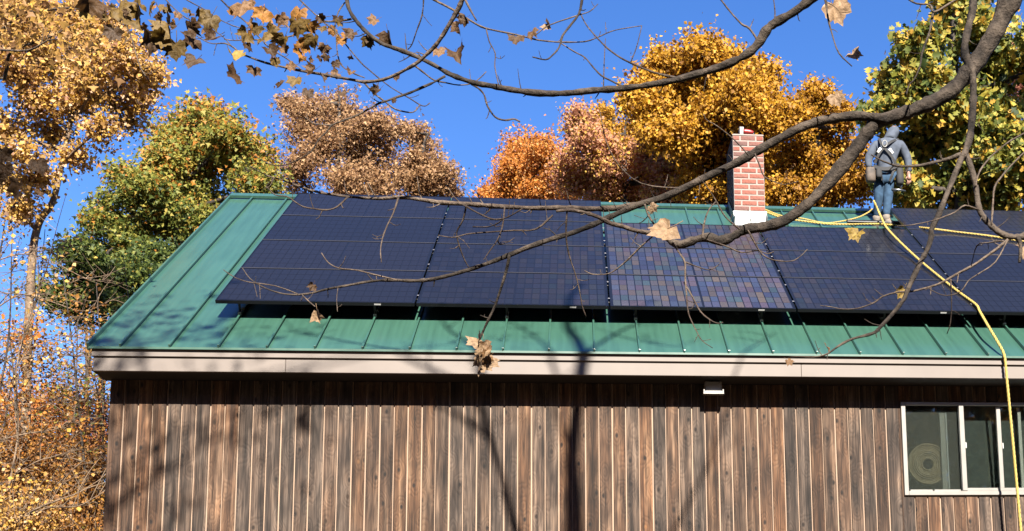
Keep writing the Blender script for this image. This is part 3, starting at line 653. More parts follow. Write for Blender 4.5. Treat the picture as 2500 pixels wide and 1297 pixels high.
# body: one continuous figure
J = dict(pel=wp(2160, 430, .0), spi=wp(2161, 398, -.01), che=wp(2167, 362, -.02), nec=wp(2176, 338, .0), hed=wp(2183, 322, .03), top=wp(2184, 308, .03),
         ls=wp(2138, 352), le=wp(2119, 390, .0), lw=wp(2124, 414, -.04), lh=wp(2127, 424, -.05),
         rs=wp(2198, 351), re=wp(2217, 391, .02), rw=wp(2218, 422, .0), rh=wp(2218, 430, .0),
         lp=wp(2148, 436), lk=wp(2145, 486, -.03), la=wp(2140, 533, .06), lt=wp(2138, 540, .20),
         rhp=wp(2170, 436), rk=wp(2168, 484, -.07), ra=wp(2164, 531, -.10), rt=wp(2178, 545, -.14))
keys = list(J); ix = {k: i for i, k in enumerate(keys)}
Ed = [('pel', 'spi'), ('spi', 'che'), ('che', 'nec'), ('nec', 'hed'), ('hed', 'top'), ('che', 'ls'), ('ls', 'le'), ('le', 'lw'), ('lw', 'lh'), ('che', 'rs'), ('rs', 're'), ('re', 'rw'), ('rw', 'rh'),
      ('pel', 'lp'), ('lp', 'lk'), ('lk', 'la'), ('la', 'lt'), ('pel', 'rhp'), ('rhp', 'rk'), ('rk', 'ra'), ('ra', 'rt')]
rad = dict(pel=.12, spi=.11, che=.13, nec=.05, hed=.08, top=.07, ls=.055, le=.04, lw=.028, lh=.03, rs=.055, re=.04, rw=.028, rh=.03, lp=.085, lk=.05, la=.035, lt=.03, rhp=.085, rk=.05, ra=.035, rt=.03)
def chain(ks, es, rr, nm, m, root):
    ii = {k: i for i, k in enumerate(ks)}
    return link(nm, skin_mesh(nm, [J[k] for k in ks], [(ii[a], ii[b]) for a, b in es], [rr[k] for k in ks], m, 2, ii[root]), person)
chain(keys, Ed, rad, 'body', 'skin', 'pel')
J['hem'] = wp(2160, 428, -.01); J['hd0'] = wp(2171, 343, -.04); J['hd1'] = wp(2179, 325, -.01); J['hd2'] = wp(2188, 312, .06); J['rcf'] = wp(2218.5, 423, .0); J['lcf'] = wp(2123, 412, -.035)
J['cl'] = wp(2148, 368, -.03); J['cr'] = wp(2186, 366, -.03)
hk = ['hem', 'spi', 'che', 'hd0', 'hd1', 'hd2', 'ls', 'le', 'lcf', 'rs', 're', 'rcf']
hr = dict(hem=(.185, .15), spi=(.185, .15), che=(.19, .15), hd0=(.12, .10), hd1=(.102, .115), hd2=(.070, .085), ls=.095, le=.07, lcf=.048, rs=.10, re=.072, rcf=.05)
chain(hk, [('hem', 'spi'), ('spi', 'che'), ('che', 'hd0'), ('hd0', 'hd1'), ('hd1', 'hd2'), ('che', 'ls'), ('ls', 'le'), ('le', 'lcf'), ('che', 'rs'), ('rs', 're'), ('re', 'rcf')], hr, 'hooded_sweatshirt', 'hoodie', 'spi')
jr = dict(pel=(.165, .13), lp=.105, lk=.078, la=.062, rhp=.108, rk=.082, ra=.066)
chain(['pel', 'lp', 'lk', 'la', 'rhp', 'rk', 'ra'], [('pel', 'lp'), ('lp', 'lk'), ('lk', 'la'), ('pel', 'rhp'), ('rhp', 'rk'), ('rk', 'ra')], jr, 'jeans', 'jeans', 'pel')
# boots
for a, toe in (('ra', wp(2184, 548, -.20)), ('la', wp(2137, 545, .22))):
    h = J[a] + np.array([0, 0, -.02]); s0 = J[a] + np.array([0, 0, -.075])
    bo = MB(); bo.tube([h+np.array([0, 0, .05]), h, s0], [.062, .060, .058], 10); d = toe-s0
    bo.tube(smooth_path([s0-0.15*d/np.linalg.norm(d)*0.4, s0+d*0.15, s0+d*0.55+np.array([0, 0, -.004]), s0+d*0.85, s0+d*0.98], 3), np.interp(np.linspace(0, 1, 13), [0, .2, .6, .9, 1], [.045, .060, .052, .042, .022]), 10)
    bo.build('boot', 'boot', person, True)
# right hand: palm and five bent fingers
hb = J['rh'] + np.array([.004, -.01, -.010]); hd = MB()
hd.tube([J['rw'], hb+np.array([0, 0, .01]), hb+np.array([0, 0, -.035]), hb+np.array([0, 0, -.065])], [.026, .034, .040, .030], 8)
for k, (dx, ln) in enumerate(((-.026, .070), (-.009, .080), (.009, .074), (.024, .060))):
    r0 = hb+np.array([dx, 0, -.060]); hd.tube([r0, r0+np.array([0, -.012, -ln*.45]), r0+np.array([-.010, .004, -ln*.8]), r0+np.array([-.020, .022, -ln])], [.0095, .009, .008, .006], 6)
t0 = hb+np.array([-.034, -.01, -.015]); hd.tube([t0, t0+np.array([-.020, -.012, -.025]), t0+np.array([-.022, -.008, -.055])], [.011, .010, .007], 6)
hd.build('hand', 'skin', person, True)
hl = J['lh'] + np.array([0, 0, .0]); hd = MB(); hd.tube([J['lw'], hl, hl+np.array([.01, -.01, -.05])], [.026, .036, .030], 8)
for dx, ln in ((-.024, .06), (-.008, .07), (.008, .066), (.022, .055)):
    r0 = hl+np.array([dx+.01, -.01, -.048]); hd.tube([r0, r0+np.array([.004, -.012, -ln*.5]), r0+np.array([.012, .0, -ln])], [.0095, .009, .006], 6)
t0 = hl+np.array([.034, -.01, -.01]); hd.tube([t0, t0+np.array([.018, -.012, -.025]), t0+np.array([.018, -.008, -.05])], [.011, .010, .007], 6)
hd.build('hand', 'skin', person, True)
# harness
def back(x, y, off): return wp(x, y, -off)
hs_ = MB()
def ribbon(mb, pts, w, t=0.006):
    P = smooth_path(pts, 4)
    for p, q in zip(P[:-1], P[1:]):
        d = q-p; l = np.linalg.norm(d); d = d/l; nrm = np.array([0, -1., 0.1]); s_ = np.cross(d, nrm); s_ /= np.linalg.norm(s_); n_ = np.cross(s_, d)
        mb.box((p+q)/2, (l/2+.004, w/2, t/2), np.array([d, s_, n_]))
ribbon(hs_, [back(2146, 338, .06), back(2150, 348, .18), back(2160, 362, .205), back(2178, 384, .200), back(2188, 402, .175)], .040)
ribbon(hs_, [back(2194, 340, .05), back(2176, 346, .175), back(2158, 360, .208), back(2145, 378, .200), back(2136, 398, .165)], .040)
ribbon(hs_, [back(2133, 405, .14), back(2148, 411, .205), back(2165, 412, .21), back(2182, 409, .20), back(2196, 402, .13)], .060)
ribbon(hs_, [back(2140, 412, .16), back(2150, 424, .19), back(2154, 440, .16)], .034); ribbon(hs_, [back(2184, 412, .18), back(2178, 426, .19), back(2172, 442, .16)], .034)
hs_.build('harness', 'strap', person)
MB().tube([back(2160+5.5*math.cos(a), 351+8*math.sin(a), .222) for a in np.linspace(0, 2*math.pi, 17)], .008, 6, cap=False).build('harness_ring', 'reflective', person, True)
for sx, x0, x1 in ((1, 2143, 2150), (-1, 2172, 2180)):
    rb_ = MB(); ribbon(rb_, [back(x0, 372 if sx > 0 else 364, .21), back((x0+x1)/2, 367 if sx > 0 else 369, .215), back(x1, 362 if sx > 0 else 374, .215)], .042); rb_.build('reflective_patch', 'reflective', person)
def pouch(nm, c, w, h, d, m):
    b = MB(); c = np.array(c)
    pr = [(-h, .70), (-h*.8, .92), (-h*.2, 1.0), (h*.6, .95), (h, .88)]; vs = []; n = 12
    for z, k in pr:
        for a in range(n):
            t = 2*math.pi*a/n; cx = math.copysign(abs(math.cos(t))**.6, math.cos(t)); sy = math.copysign(abs(math.sin(t))**.6, math.sin(t)); vs.append(c+np.array([w*k*cx, d*k*sy, z]))
    fs = [(i*n+a, i*n+(a+1) % n, (i+1)*n+(a+1) % n, (i+1)*n+a) for i in range(len(pr)-1) for a in range(n)] + [tuple(range(n))[::-1]]
    return b.add(vs, fs).build(nm, m, person, True)
pouch('tool_pouch', back(2126, 428, .12), .085, .115, .06, 'leather'); pouch('tool_pouch', back(2146, 424, .19), .05, .07, .035, 'strap'); pouch('tool_pouch', back(2196, 432, .12), .062, .14, .07, 'strap')
td = MB(); td.tube([back(2176, 463, .12), back(2196, 464, .13), back(2211, 466, .13)], [.020, .018, .008], 8).tube([back(2198, 463, .12), back(2203, 445, .12)], .015, 8); td.build('hand_tool', 'steel', person, True)
# foot board under the boots, ropes
fbx = (wp(2062, 545)[0]+wp(2192, 545)[0])/2; fu = roof_at(2130, 551)[1]
pl = MB().bbox(rp(fbx, fu, 0.055), ((wp(2192, 545)[0]-wp(2062, 545)[0])/2, 0.045, 0.020), AX, b=0.004)
fbd = empty('roof_foot_board', tuple(rp(fbx, fu))); tag(fbd, 'dark foot board fixed across the roof under the worker', 'foot board')
pl.build('board', 'black', fbd)
for dx in (-.3, .3): MB().bbox(rp(fbx+dx, fu+.05, 0.022), (.018, .12, .020), AX, b=.003).build('bracket', 'rail', fbd)
def rope(name, pts, r, label, grp='yellow safety ropes'):
    P = smooth_path(pts, 10); S = np.r_[0, np.cumsum(np.linalg.norm(np.diff(P, axis=0), axis=1))]
    step = r*1.15; n = int(S[-1]/step); t = np.linspace(0, S[-1], n); Q = np.stack([np.interp(t, S, P[:, k]) for k in range(3)], 1)
    T = np.gradient(Q, axis=0); T /= np.linalg.norm(T, axis=1)[:, None]
    u = np.cross(T, [0.1, 0.99, 0.05]); u /= np.linalg.norm(u, axis=1)[:, None]; w = np.cross(T, u)
    root = empty(name, tuple(P[0])); tag(root, label, 'rope', grp)
    ph_ = 2*math.pi*t/(r*9)
    for k in range(3):
        a = ph_ + 2*math.pi*k/3; C = Q + (u*np.cos(a)[:, None] + w*np.sin(a)[:, None])*r*0.48
        MB().tube(C, r*0.56, 5).build('strand', 'rope', root, True)
    return root
RR_ = 0.018
def onroof(x, y, h): return onplane(x, y, NRM, RO+NRM*h)
def onglass(x, y, h): return onplane(x, y, NRM, AO+NRM*h)
rope('rope', [onroof(1868, 512, .10), onroof(1908, 527, .08), onroof(1960, 534, .05), onroof(2002, 543, .04), onroof(2034, 544, .04), onroof(2089, 533, .08), wp(2118, 520, -.03), wp(2130, 510, -.04)], .013, 'yellow rope sagging from the chimney foot to the worker')
rope('rope', [onroof(1868, 517, .09), onroof(1910, 532, .06), onroof(1960, 540, .035), onroof(2020, 547, .035), onroof(2076, 548, .06), onroof(2130, 547, .12), wp(2170, 549, -.26), wp(2205, 552, -.36), onglass(2260, 557, .03), onglass(2330, 566, .022), onglass(2420, 577, .022), onglass(2500, 590, .022), onglass(2600, 600, .022)], .0165, 'yellow rope lying across the right solar panels behind the worker')
edge = AO + XX*0; q = onglass(2387, 752, .02)
e0 = at(2448, 858, EY-.035); 
rope('rope', [wp(2133, 490, -.22), wp(2150, 527, -.34), onglass(2168, 560, .10), onglass(2230, 622, .05), onglass(2300, 681, .025), onglass(2345, 716, .022), onglass(2383, 744, .022), at(2392, 760, AO[1]-.03), at(2412, 795, (AO[1]+EY)/2-.04), at(2440, 842, EY+.02), at(2450, 862, EY-.03), at(2454.5, 885, EY-.035), at(2458, 925, EY-.03), at(2470, 1050, EY-.03), at(2483, 1190, EY-.03), at(2493, 1300, EY-.03), at(2505, 1420, EY-.03), at(2515, 1560, EY-.03)], .0175, 'thick yellow lifeline running from worker over panels and down past the window')
# power tool on the chimney
tz = chz1+0.040; tx = at(1817, 315, CHY+.2)[0]; tool = empty('power_tool', (tx, CHY+.10, tz)); tag(tool, 'red and black cordless tool lying on top of the chimney', 'tool')
k = axis_depth(np.array([tx, CHY, tz]))/FPX
MB().bbox((tx-.060, CHY+.10, tz+.067), (.042, .04, .075), b=.012).build('battery', 'black', tool)
MB().bbox((tx-.050, CHY+.058, tz+.105), (.014, .003, .014), b=.002).build('sticker', 'lamp_grey', tool)
MB().tube(smooth_path([(tx-.03, CHY+.07, tz+.055), (tx+.03, CHY+.065, tz+.052), (tx+.09, CHY+.06, tz+.042), (tx+.12, CHY+.06, tz+.034)], 3), np.interp(np.linspace(0, 1, 10), [0, .5, 1], [.042, .038, .024]), 10).build('casing', 'red', tool, True)
MB().tube([(tx+.115, CHY+.09, tz+.026), (tx+.145, CHY+.09, tz+.024)], [.026, .022], 8).build('nose', 'black', tool, True)

# ------------------------------------------------------------------ leaves by the thousand
def fast_mesh(name, V, T, m, tint=None):
    me = bpy.data.meshes.new(name); nv = len(V); nt_ = len(T)
    me.vertices.add(nv); me.vertices.foreach_set('co', np.asarray(V, np.float32).ravel())
    me.loops.add(nt_*3); me.loops.foreach_set('vertex_index', np.asarray(T, np.int32).ravel())
    me.polygons.add(nt_); me.polygons.foreach_set('loop_start', np.arange(0, nt_*3, 3, dtype=np.int32))
    try: me.polygons.foreach_set('loop_total', np.full(nt_, 3, np.int32))
    except Exception: pass
    if tint is not None:
        a = me.attributes.new('tint', 'FLOAT', 'POINT'); a.data.foreach_set('value', np.asarray(tint, np.float32))
    me.update(calc_edges=True); me.validate()
    me.materials.append(MT[m] if isinstance(m, str) else m); return me
KITE = (np.array([[0, 0, 0], [.42, .45, .10], [0, 1, -.06], [-.42, .45, .10]]), np.array([[0, 1, 2], [0, 2, 3]]))
OAK = (np.array([[0, .35, -.04], [0, 0, 0], [.22, .22, .06], [.55, .40, .10], [.20, .52, .03], [.42, .78, .10], [0, 1.05, -.05], [-.42, .78, .10], [-.20, .52, .03], [-.55, .40, .10], [-.22, .22, .06]]),
       np.array([[0, i, i+1] for i in range(1, 10)] + [[0, 10, 1]]))
STAR = (np.array([[0, .3, -.04], [0, 0, 0], [.6, .25, .1], [.2, .5, .02], [0, 1.1, -.08], [-.2, .5, .02], [-.6, .25, .1]]), np.array([[0, 1, 2], [0, 2, 3], [0, 3, 4], [0, 4, 5], [0, 5, 6], [0, 6, 1]]))
def leaf_cloud(name, C, size, m, rng, shape=KITE, tint=None, droop=0.5, up=0.35, parent=None):
    """C: Nx3 leaf positions"""
    n = len(C); d = rng.normal(size=(n, 3)); d[:, 2] -= droop*1.2; d /= np.linalg.norm(d, axis=1)[:, None]
    nr = rng.normal(size=(n, 3)); nr[:, 2] += up*2; nr[:, 1] -= 0.9; nr -= (nr*d).sum(1)[:, None]*d; nr /= np.linalg.norm(nr, axis=1)[:, None]
    s = np.cross(d, nr); sz = size*np.clip(np.exp(rng.normal(size=n)*.30), .45, 1.6)*.88
    P, F = shape
    V = C[:, None, :] + sz[:, None, None]*(P[None, :, 0:1]*s[:, None, :] + P[None, :, 1:2]*d[:, None, :] + P[None, :, 2:3]*nr[:, None, :])
    T = (F[None] + (np.arange(n)*len(P))[:, None, None]).reshape(-1, 3)
    if tint is None: tint = rng.random(n)
    return link(name, fast_mesh(name, V.reshape(-1, 3), T, m, np.repeat(tint, len(P))), parent)
LM = dict(
    gold=leaf_mat('leaves_gold', [(0, (0.20, 0.085, 0.010)), (0.25, (0.40, 0.19, 0.016)), (0.6, (0.62, 0.33, 0.028)), (0.85, (0.78, 0.46, 0.05)), (1, (0.36, 0.20, 0.03))]),
    tan=leaf_mat('leaves_tan_yellow', [(0, (0.20, 0.10, 0.045)), (0.3, (0.44, 0.24, 0.07)), (0.58, (0.68, 0.41, 0.07)), (0.82, (0.74, 0.50, 0.28)), (1, (0.72, 0.42, 0.28))]),
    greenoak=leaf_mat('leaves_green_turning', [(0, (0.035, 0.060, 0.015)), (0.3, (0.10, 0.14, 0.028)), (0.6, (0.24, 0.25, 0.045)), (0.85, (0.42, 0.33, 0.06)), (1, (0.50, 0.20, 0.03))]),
    brown=leaf_mat('leaves_brown', [(0, (0.14, 0.065, 0.030)), (0.35, (0.31, 0.165, 0.075)), (0.7, (0.48, 0.29, 0.14)), (1, (0.62, 0.40, 0.21))]),
    orange=leaf_mat('leaves_orange', [(0, (0.26, 0.075, 0.016)), (0.4, (0.52, 0.17, 0.030)), (0.75, (0.66, 0.28, 0.045)), (1, (0.62, 0.36, 0.14))]),
    pink=leaf_mat('leaves_pink_orange', [(0, (0.30, 0.11, 0.05)), (0.35, (0.52, 0.23, 0.11)), (0.65, (0.60, 0.30, 0.20)), (0.85, (0.62, 0.36, 0.05)), (1, (0.66, 0.42, 0.10))]),
    rightoak=leaf_mat('leaves_green_yellow', [(0, (0.022, 0.040, 0.012)), (0.35, (0.070, 0.105, 0.024)), (0.62, (0.22, 0.23, 0.04)), (0.85, (0.48, 0.38, 0.06)), (1, (0.60, 0.34, 0.05))]),
    red=leaf_mat('leaves_dull_red', [(0, (0.16, 0.05, 0.03)), (0.5, (0.34, 0.12, 0.08)), (1, (0.50, 0.24, 0.12))]),
    rust=leaf_mat('leaves_rust', [(0, (0.11, 0.045, 0.014)), (0.4, (0.28, 0.12, 0.028)), (0.75, (0.46, 0.22, 0.045)), (1, (0.62, 0.36, 0.07))]),
)
for M in LM.values(): settle(M, 0.72)
def tree(name, label, lobes, Y, lm, nleaf, size, seed, shape=KITE, zbase=None, trunkx=None, clump=0.22, spread=1.2, tint_bias=0.0, group='autumn trees behind the house', cat='tree', twigs=10, tr=0.16, shell=2.0, bark='trunk', trunk_pts=None, vgrad=0.0, parentless=False):
    rng = np.random.default_rng(seed)
    L3 = []; big = []
    for (x, y, r) in lobes:
        P = at(x, y, Y + (rng.random()-0.5)*spread*1.6); R0 = r*axis_depth(P)/FPX; big.append((P, R0))
        for j in range(7):
            d = rng.normal(size=3); d /= np.linalg.norm(d); k_ = rng.uniform(.30, 1.08)
            L3.append((P + d*R0*k_*np.array([1, spread, 1]), R0*rng.uniform(.16, .44)))
        L3.append((P, R0*.55))
    cen = np.mean([p for p, r in big], 0); zlow = min(p[2]-r for p, r in L3); ztop = max(p[2]+r for p, r in L3)
    tx_ = cen[0] if trunkx is None else trunkx
    root = empty(name, (tx_, Y, gz(tx_, Y))); tag(root, label, cat, group)
    # trunk and limbs
    tb = MB(); pr = random.Random(seed)
    zf = zlow + (ztop-zlow)*0.35
    if trunk_pts is None:
        tp = smooth_path([(tx_, Y, gz(tx_, Y)-0.2), (tx_+pr.uniform(-.2, .2), Y, gz(tx_, Y)*0.5+zlow*0.5), (cen[0]*0.5+tx_*0.5, Y, zf), (cen[0], Y, (zf+ztop)/2), (cen[0]+pr.uniform(-.2, .2), Y, ztop-0.5)], 4)
    else: tp = smooth_path(trunk_pts, 4)
    tb.tube(tp, np.linspace(tr, tr*0.15, len(tp)), 8)
    A = np.array([r*r for p, r in L3]); A = A/A.sum(); pos = []; tn = []
    for P, r in big:                                 # limb from the trunk to the lobe
        k = int(np.argmin(np.abs(tp[:, 2]-(P[2]-r*0.9)))); s = tp[k]
        mid = (s+P)/2 + np.array([pr.uniform(-.2, .2)*r, pr.uniform(-.2, .2)*r, -.12*r])
        tb.tube(smooth_path([s, mid, P, P+(P-s)*0.15/max(1, np.linalg.norm(P-s))+np.array([0, 0, r*0.5])], 3), np.linspace(tr*0.42, tr*0.06, 10), 5)
    for (P, r), a in zip(L3, A):
        nl = int(nleaf*a); ncl = max(3, nl//22); per = max(1, nl//ncl)
        d = rng.normal(size=(ncl, 3)); d /= np.linalg.norm(d, axis=1)[:, None]
        rr = r*rng.random(ncl)**(1/shell)*(0.72+0.42*rng.random(ncl))
        cc = P + d*rr[:, None]*np.array([1.0, spread, 1.0])
        for c in cc[:max(3, twigs//3)]:
            tb.tube([P+(c-P)*0.05, P*0.45+c*0.55+np.array([0, 0, -.05]), c, c+(c-P)*0.18], [tr*0.10+.006, tr*0.07+.004, .006, .003], 3, cap=False)
        w = rng.normal(size=(ncl, per, 3))*clump*.62*np.array([1.15, 1.15, .75])*(0.6+0.8*rng.random(ncl))[:, None, None]
        q = (cc[:, None, :]+w).reshape(-1, 3); pos.append(q)
        tc_ = np.repeat(rng.normal(size=ncl)*0.15, per); tn.append(tc_)
    for P, r in big:                                 # sprays that break the outline
        for j in range(11):
            d = rng.normal(size=3); d[2] = abs(d[2])*.9-.15; d[1] *= .8; d /= np.linalg.norm(d); e = P+d*r*rng.uniform(1.05, 1.42); s = P+d*r*.55
            bend = np.array([rng.normal()*.1, rng.normal()*.1, .10])*r; mm = (s+e)/2+bend
            tb.tube(smooth_path([s, mm, e], 3), np.linspace(.012, .004, 7), 3, cap=False)
            nl = max(8, int(nleaf/len(big)/11*.16)); t_ = rng.random(nl)[:, None]; q = s*(1-t_)**2+2*mm*t_*(1-t_)+e*t_**2 + rng.normal(size=(nl, 3))*.085
            pos.append(q); tn.append(np.full(nl, rng.normal()*.12))
    tb.build('trunk', bark, root, True)
    pos = np.concatenate(pos); ct = np.concatenate(tn)
    h = (pos[:, 2]-zlow)/(ztop-zlow)
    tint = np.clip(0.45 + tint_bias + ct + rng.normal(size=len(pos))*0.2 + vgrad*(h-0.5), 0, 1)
    leaf_cloud('crown', pos, size, LM[lm], rng, shape, tint, parent=root)
    return root

tree('hickory_tree', 'tall golden yellow tree rising behind the chimney', [(1700, 140, 66), (1620, 185, 72), (1785, 165, 76), (1850, 215, 66), (1680, 250, 105), (1585, 255, 64), (1800, 270, 105), (1890, 300, 62), (1720, 360, 105), (1850, 380, 95), (1640, 340, 66), (1755, 460, 80), (1560, 240, 36), (1850, 460, 60)], 28, 'gold', 68400, .094, 11, shape=KITE, clump=.26, twigs=6, tr=.2)
tree('maple_tree', 'orange gold tree between the chimney and the worker', [(1990, 245, 42), (1930, 305, 50), (2000, 330, 56), (2058, 300, 38), (2060, 380, 52), (1965, 420, 62), (2080, 455, 46), (1995, 480, 55), (1900, 470, 50)], 27, 'gold', 29640, .084, 12, clump=.24, tint_bias=-.12, tr=.13)
tree('maple_tree', 'pink and orange tree left of the golden tree', [(1420, 315, 42), (1450, 375, 58), (1525, 395, 58), (1590, 405, 60), (1650, 430, 58), (1405, 440, 58), (1485, 465, 58), (1560, 470, 56), (1640, 485, 56)], 31, 'pink', 45600, .077, 13, clump=.24, tr=.14, tint_bias=.16)
tree('maple_tree', 'small golden green tree top beside the pink tree', [(1468, 290, 26), (1480, 335, 36), (1500, 360, 34), (1545, 330, 30)], 32, 'gold', 9120, .084, 14, clump=.2, tint_bias=-.15, tr=.08)
tree('maple_tree', 'orange tree right of the gap of blue sky', [(1272, 362, 48), (1330, 375, 46), (1252, 430, 54), (1330, 440, 56), (1222, 470, 36), (1300, 480, 40), (1365, 470, 40), (1195, 490, 24)], 34, 'orange', 27360, .074, 15, clump=.24, tr=.12, tint_bias=.14)
tree('oak_tree', 'brown oak with dry leaves above the left solar panels', [(745, 292, 52), (828, 272, 56), (898, 312, 64), (780, 355, 76), (880, 390, 80), (962, 330, 30), (720, 420, 56), (850, 450, 76), (935, 440, 56), (705, 260, 22)], 36, 'brown', 28800, .082, 16, shape=STAR, clump=.30, tr=.16, twigs=14)
tree('oak_tree', 'smaller brown oak left of the gap of blue sky', [(1030, 352, 38), (1050, 410, 52), (1000, 432, 46), (1088, 450, 44), (1010, 322, 16), (1040, 470, 46)], 37, 'brown', 13200, .082, 17, shape=STAR, clump=.27, tr=.12, twigs=14)
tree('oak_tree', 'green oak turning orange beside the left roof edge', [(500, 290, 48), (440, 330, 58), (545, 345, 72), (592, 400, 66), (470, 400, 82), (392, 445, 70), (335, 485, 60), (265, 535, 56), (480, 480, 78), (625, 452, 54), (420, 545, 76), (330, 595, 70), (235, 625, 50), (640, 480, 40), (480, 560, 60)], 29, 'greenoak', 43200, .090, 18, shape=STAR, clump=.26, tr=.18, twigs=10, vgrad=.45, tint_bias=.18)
tree('oak_tree', 'dark green low tree under the turning oak at the left roof edge', [(220, 690, 52), (300, 670, 56), (380, 640, 50), (160, 740, 44), (270, 740, 46), (190, 620, 36)], 27, 'greenoak', 17100, .084, 19, shape=STAR, clump=.24, tr=.10, twigs=16, tint_bias=-.22)
tree('maple_tree', 'tall yellow and tan maple at the left picture edge', [(20, 60, 80), (110, 40, 80), (190, 70, 70), (270, 70, 60), (310, 120, 50), (345, 170, 40), (378, 185, 22), (230, 170, 70), (130, 160, 70), (40, 170, 60), (335, 235, 36), (270, 240, 44), (180, 250, 56), (90, 260, 46), (30, 320, 40), (60, 380, 36), (250, 310, 34), (90, 440, 30), (180, 380, 26), (310, 300, 26), (130, 330, 40), (20, 450, 36), (50, 520, 40)], 21, 'tan', 28800, .068, 20, clump=.20, tr=.075, twigs=40, shell=1.5, spread=1.4, bark='thicket',
     trunk_pts=[tuple(at(60, 1250, 21)), tuple(at(66, 900, 21)), tuple(at(78, 640, 21)), tuple(at(95, 545, 21)), tuple(at(127, 497, 21)), tuple(at(146, 425, 21)), tuple(at(162, 347, 21)), tuple(at(173, 300, 21)), tuple(at(185, 220, 21)), tuple(at(200, 110, 21)), tuple(at(210, 10, 21))])
tree('oak_tree', 'large green and yellow oak behind the worker at right', [(2335, 40, 76), (2245, 115, 60), (2405, 120, 84), (2185, 212, 42), (2262, 230, 74), (2350, 265, 76), (2140, 285, 34), (2440, 275, 72), (2250, 350, 56), (2335, 385, 66), (2425, 400, 74), (2490, 350, 60), (2250, 455, 56), (2350, 470, 58), (2450, 470, 58), (2190, 440, 44), (2560, 150, 90), (2570, 400, 90)], 25, 'rightoak', 25000, .150, 21, shape=OAK, clump=.26, tr=.2, twigs=16, tint_bias=.20)
tree('maple_tree', 'dull red tree seen through the oak at the right edge', [(2450, 135, 60), (2490, 210, 56), (2420, 190, 44), (2330, 320, 50), (2400, 470, 60)], 33, 'red', 13680, .077, 22, clump=.26, tr=.12)
# ------------------------------------------------------------------ thicket and undergrowth left of the house
def sapling(name, label, x, Y, ytop, seed, lm=None, nleaf=300, lean=0.0, nb=26, tr=.05, bark='thicket', size=.06, blen=1.0, low=0.1, zb=None, flat=0.5, twb='thicket'):
    rng = np.random.default_rng(seed); pr = random.Random(seed)
    top = at(x, ytop, Y); X0_ = top[0]-lean; z0 = gz(X0_, Y)
    root = empty(name, (X0_, Y, z0)); tag(root, label, 'tree' if tr > .03 else 'shrub', 'thicket left of the house')
    tp = smooth_path([(X0_, Y, z0-.1), (X0_+lean*.25+pr.uniform(-.15, .15), Y, z0+(top[2]-z0)*.35), (X0_+lean*.6+pr.uniform(-.15, .15), Y+pr.uniform(-.2, .2), z0+(top[2]-z0)*.7), tuple(top)], 6)
    b0 = MB(); b0.tube(tp, np.linspace(tr, .006, len(tp)), 6); b = MB(); L_ = []
    for k in range(nb):
        t = pr.uniform(low, .98); p = tp[int(t*(len(tp)-1))]; l = blen*(1.15-t)*pr.uniform(.6, 1.5); a = pr.uniform(0, 2*math.pi)
        d = np.array([math.cos(a), math.sin(a)*.7, pr.uniform(-.15, flat)]); q1 = p+d*l*.5+np.array([0, 0, pr.uniform(-.05, .15)*l]); q2 = p+d*l+np.array([0, 0, pr.uniform(-.2, .35)*l])
        P = smooth_path([p, q1, q2], 4); b.tube(P, np.linspace(tr*.32*(1.1-t)+.004, .003, len(P)), 4, cap=False); L_.append(P[len(P)//2:])
        for j in range(4):
            s = P[pr.randrange(3, len(P))]; dd = d*pr.uniform(.2, .6)+np.array([pr.uniform(-.6, .6), pr.uniform(-.4, .4), pr.uniform(-.3, .5)]); e = s+dd*l*.38
            b.tube([s, (s+e)/2+np.array([0, 0, .02]), e], [.005, .004, .0025], 3, cap=False); L_.append(np.array([e, (s+e)/2]))
    b0.build('trunk', bark, root, True); b.build('twigs', twb, root, True)['kind'] = 'stuff'
    if lm:
        A = np.concatenate(L_); nleaf = int(nleaf*3.6); C = A[rng.integers(0, len(A), nleaf)] + rng.normal(size=(nleaf, 3))*.14
        leaf_cloud('crown', C, size, LM[lm], rng, KITE, np.clip(rng.normal(size=nleaf)*.22+.5, 0, 1), parent=root)
    return root
sap = [(30, 18.5, 560, 1, 'tan', 260, .3, 'leaning grey sapling at the far left edge, half bare'), (150, 19.5, 640, 2, 'rust', 300, -.6, 'bare tan sapling below the yellow maple'), (235, 20.5, 690, 3, 'greenoak', 260, -.5, 'thin sapling beside the left end of the eave'),
       (95, 20, 700, 4, 'tan', 280, .5, 'pale twiggy sapling in the left thicket'), (190, 22, 780, 5, 'rust', 420, .2, 'rust leaved sapling under the eave corner'), (20, 19, 780, 6, 'orange', 380, -.3, 'orange leaved sapling low at the left picture edge'), (300, 24, 620, 7, 'greenoak', 300, -1.2, 'bare forked sapling against the left roof edge'), (110, 23, 560, 14, 'brown', 300, .4, 'slim sapling with brown leaves behind the maple trunk')]
for (x_, Y_, yt, sd, lm_, nl_, ln_, lb) in sap: sapling('sapling', lb, x_, Y_, yt, sd, lm_, nl_, ln_, nb=44, tr=.030, blen=2.0, bark='trunk', flat=.3)
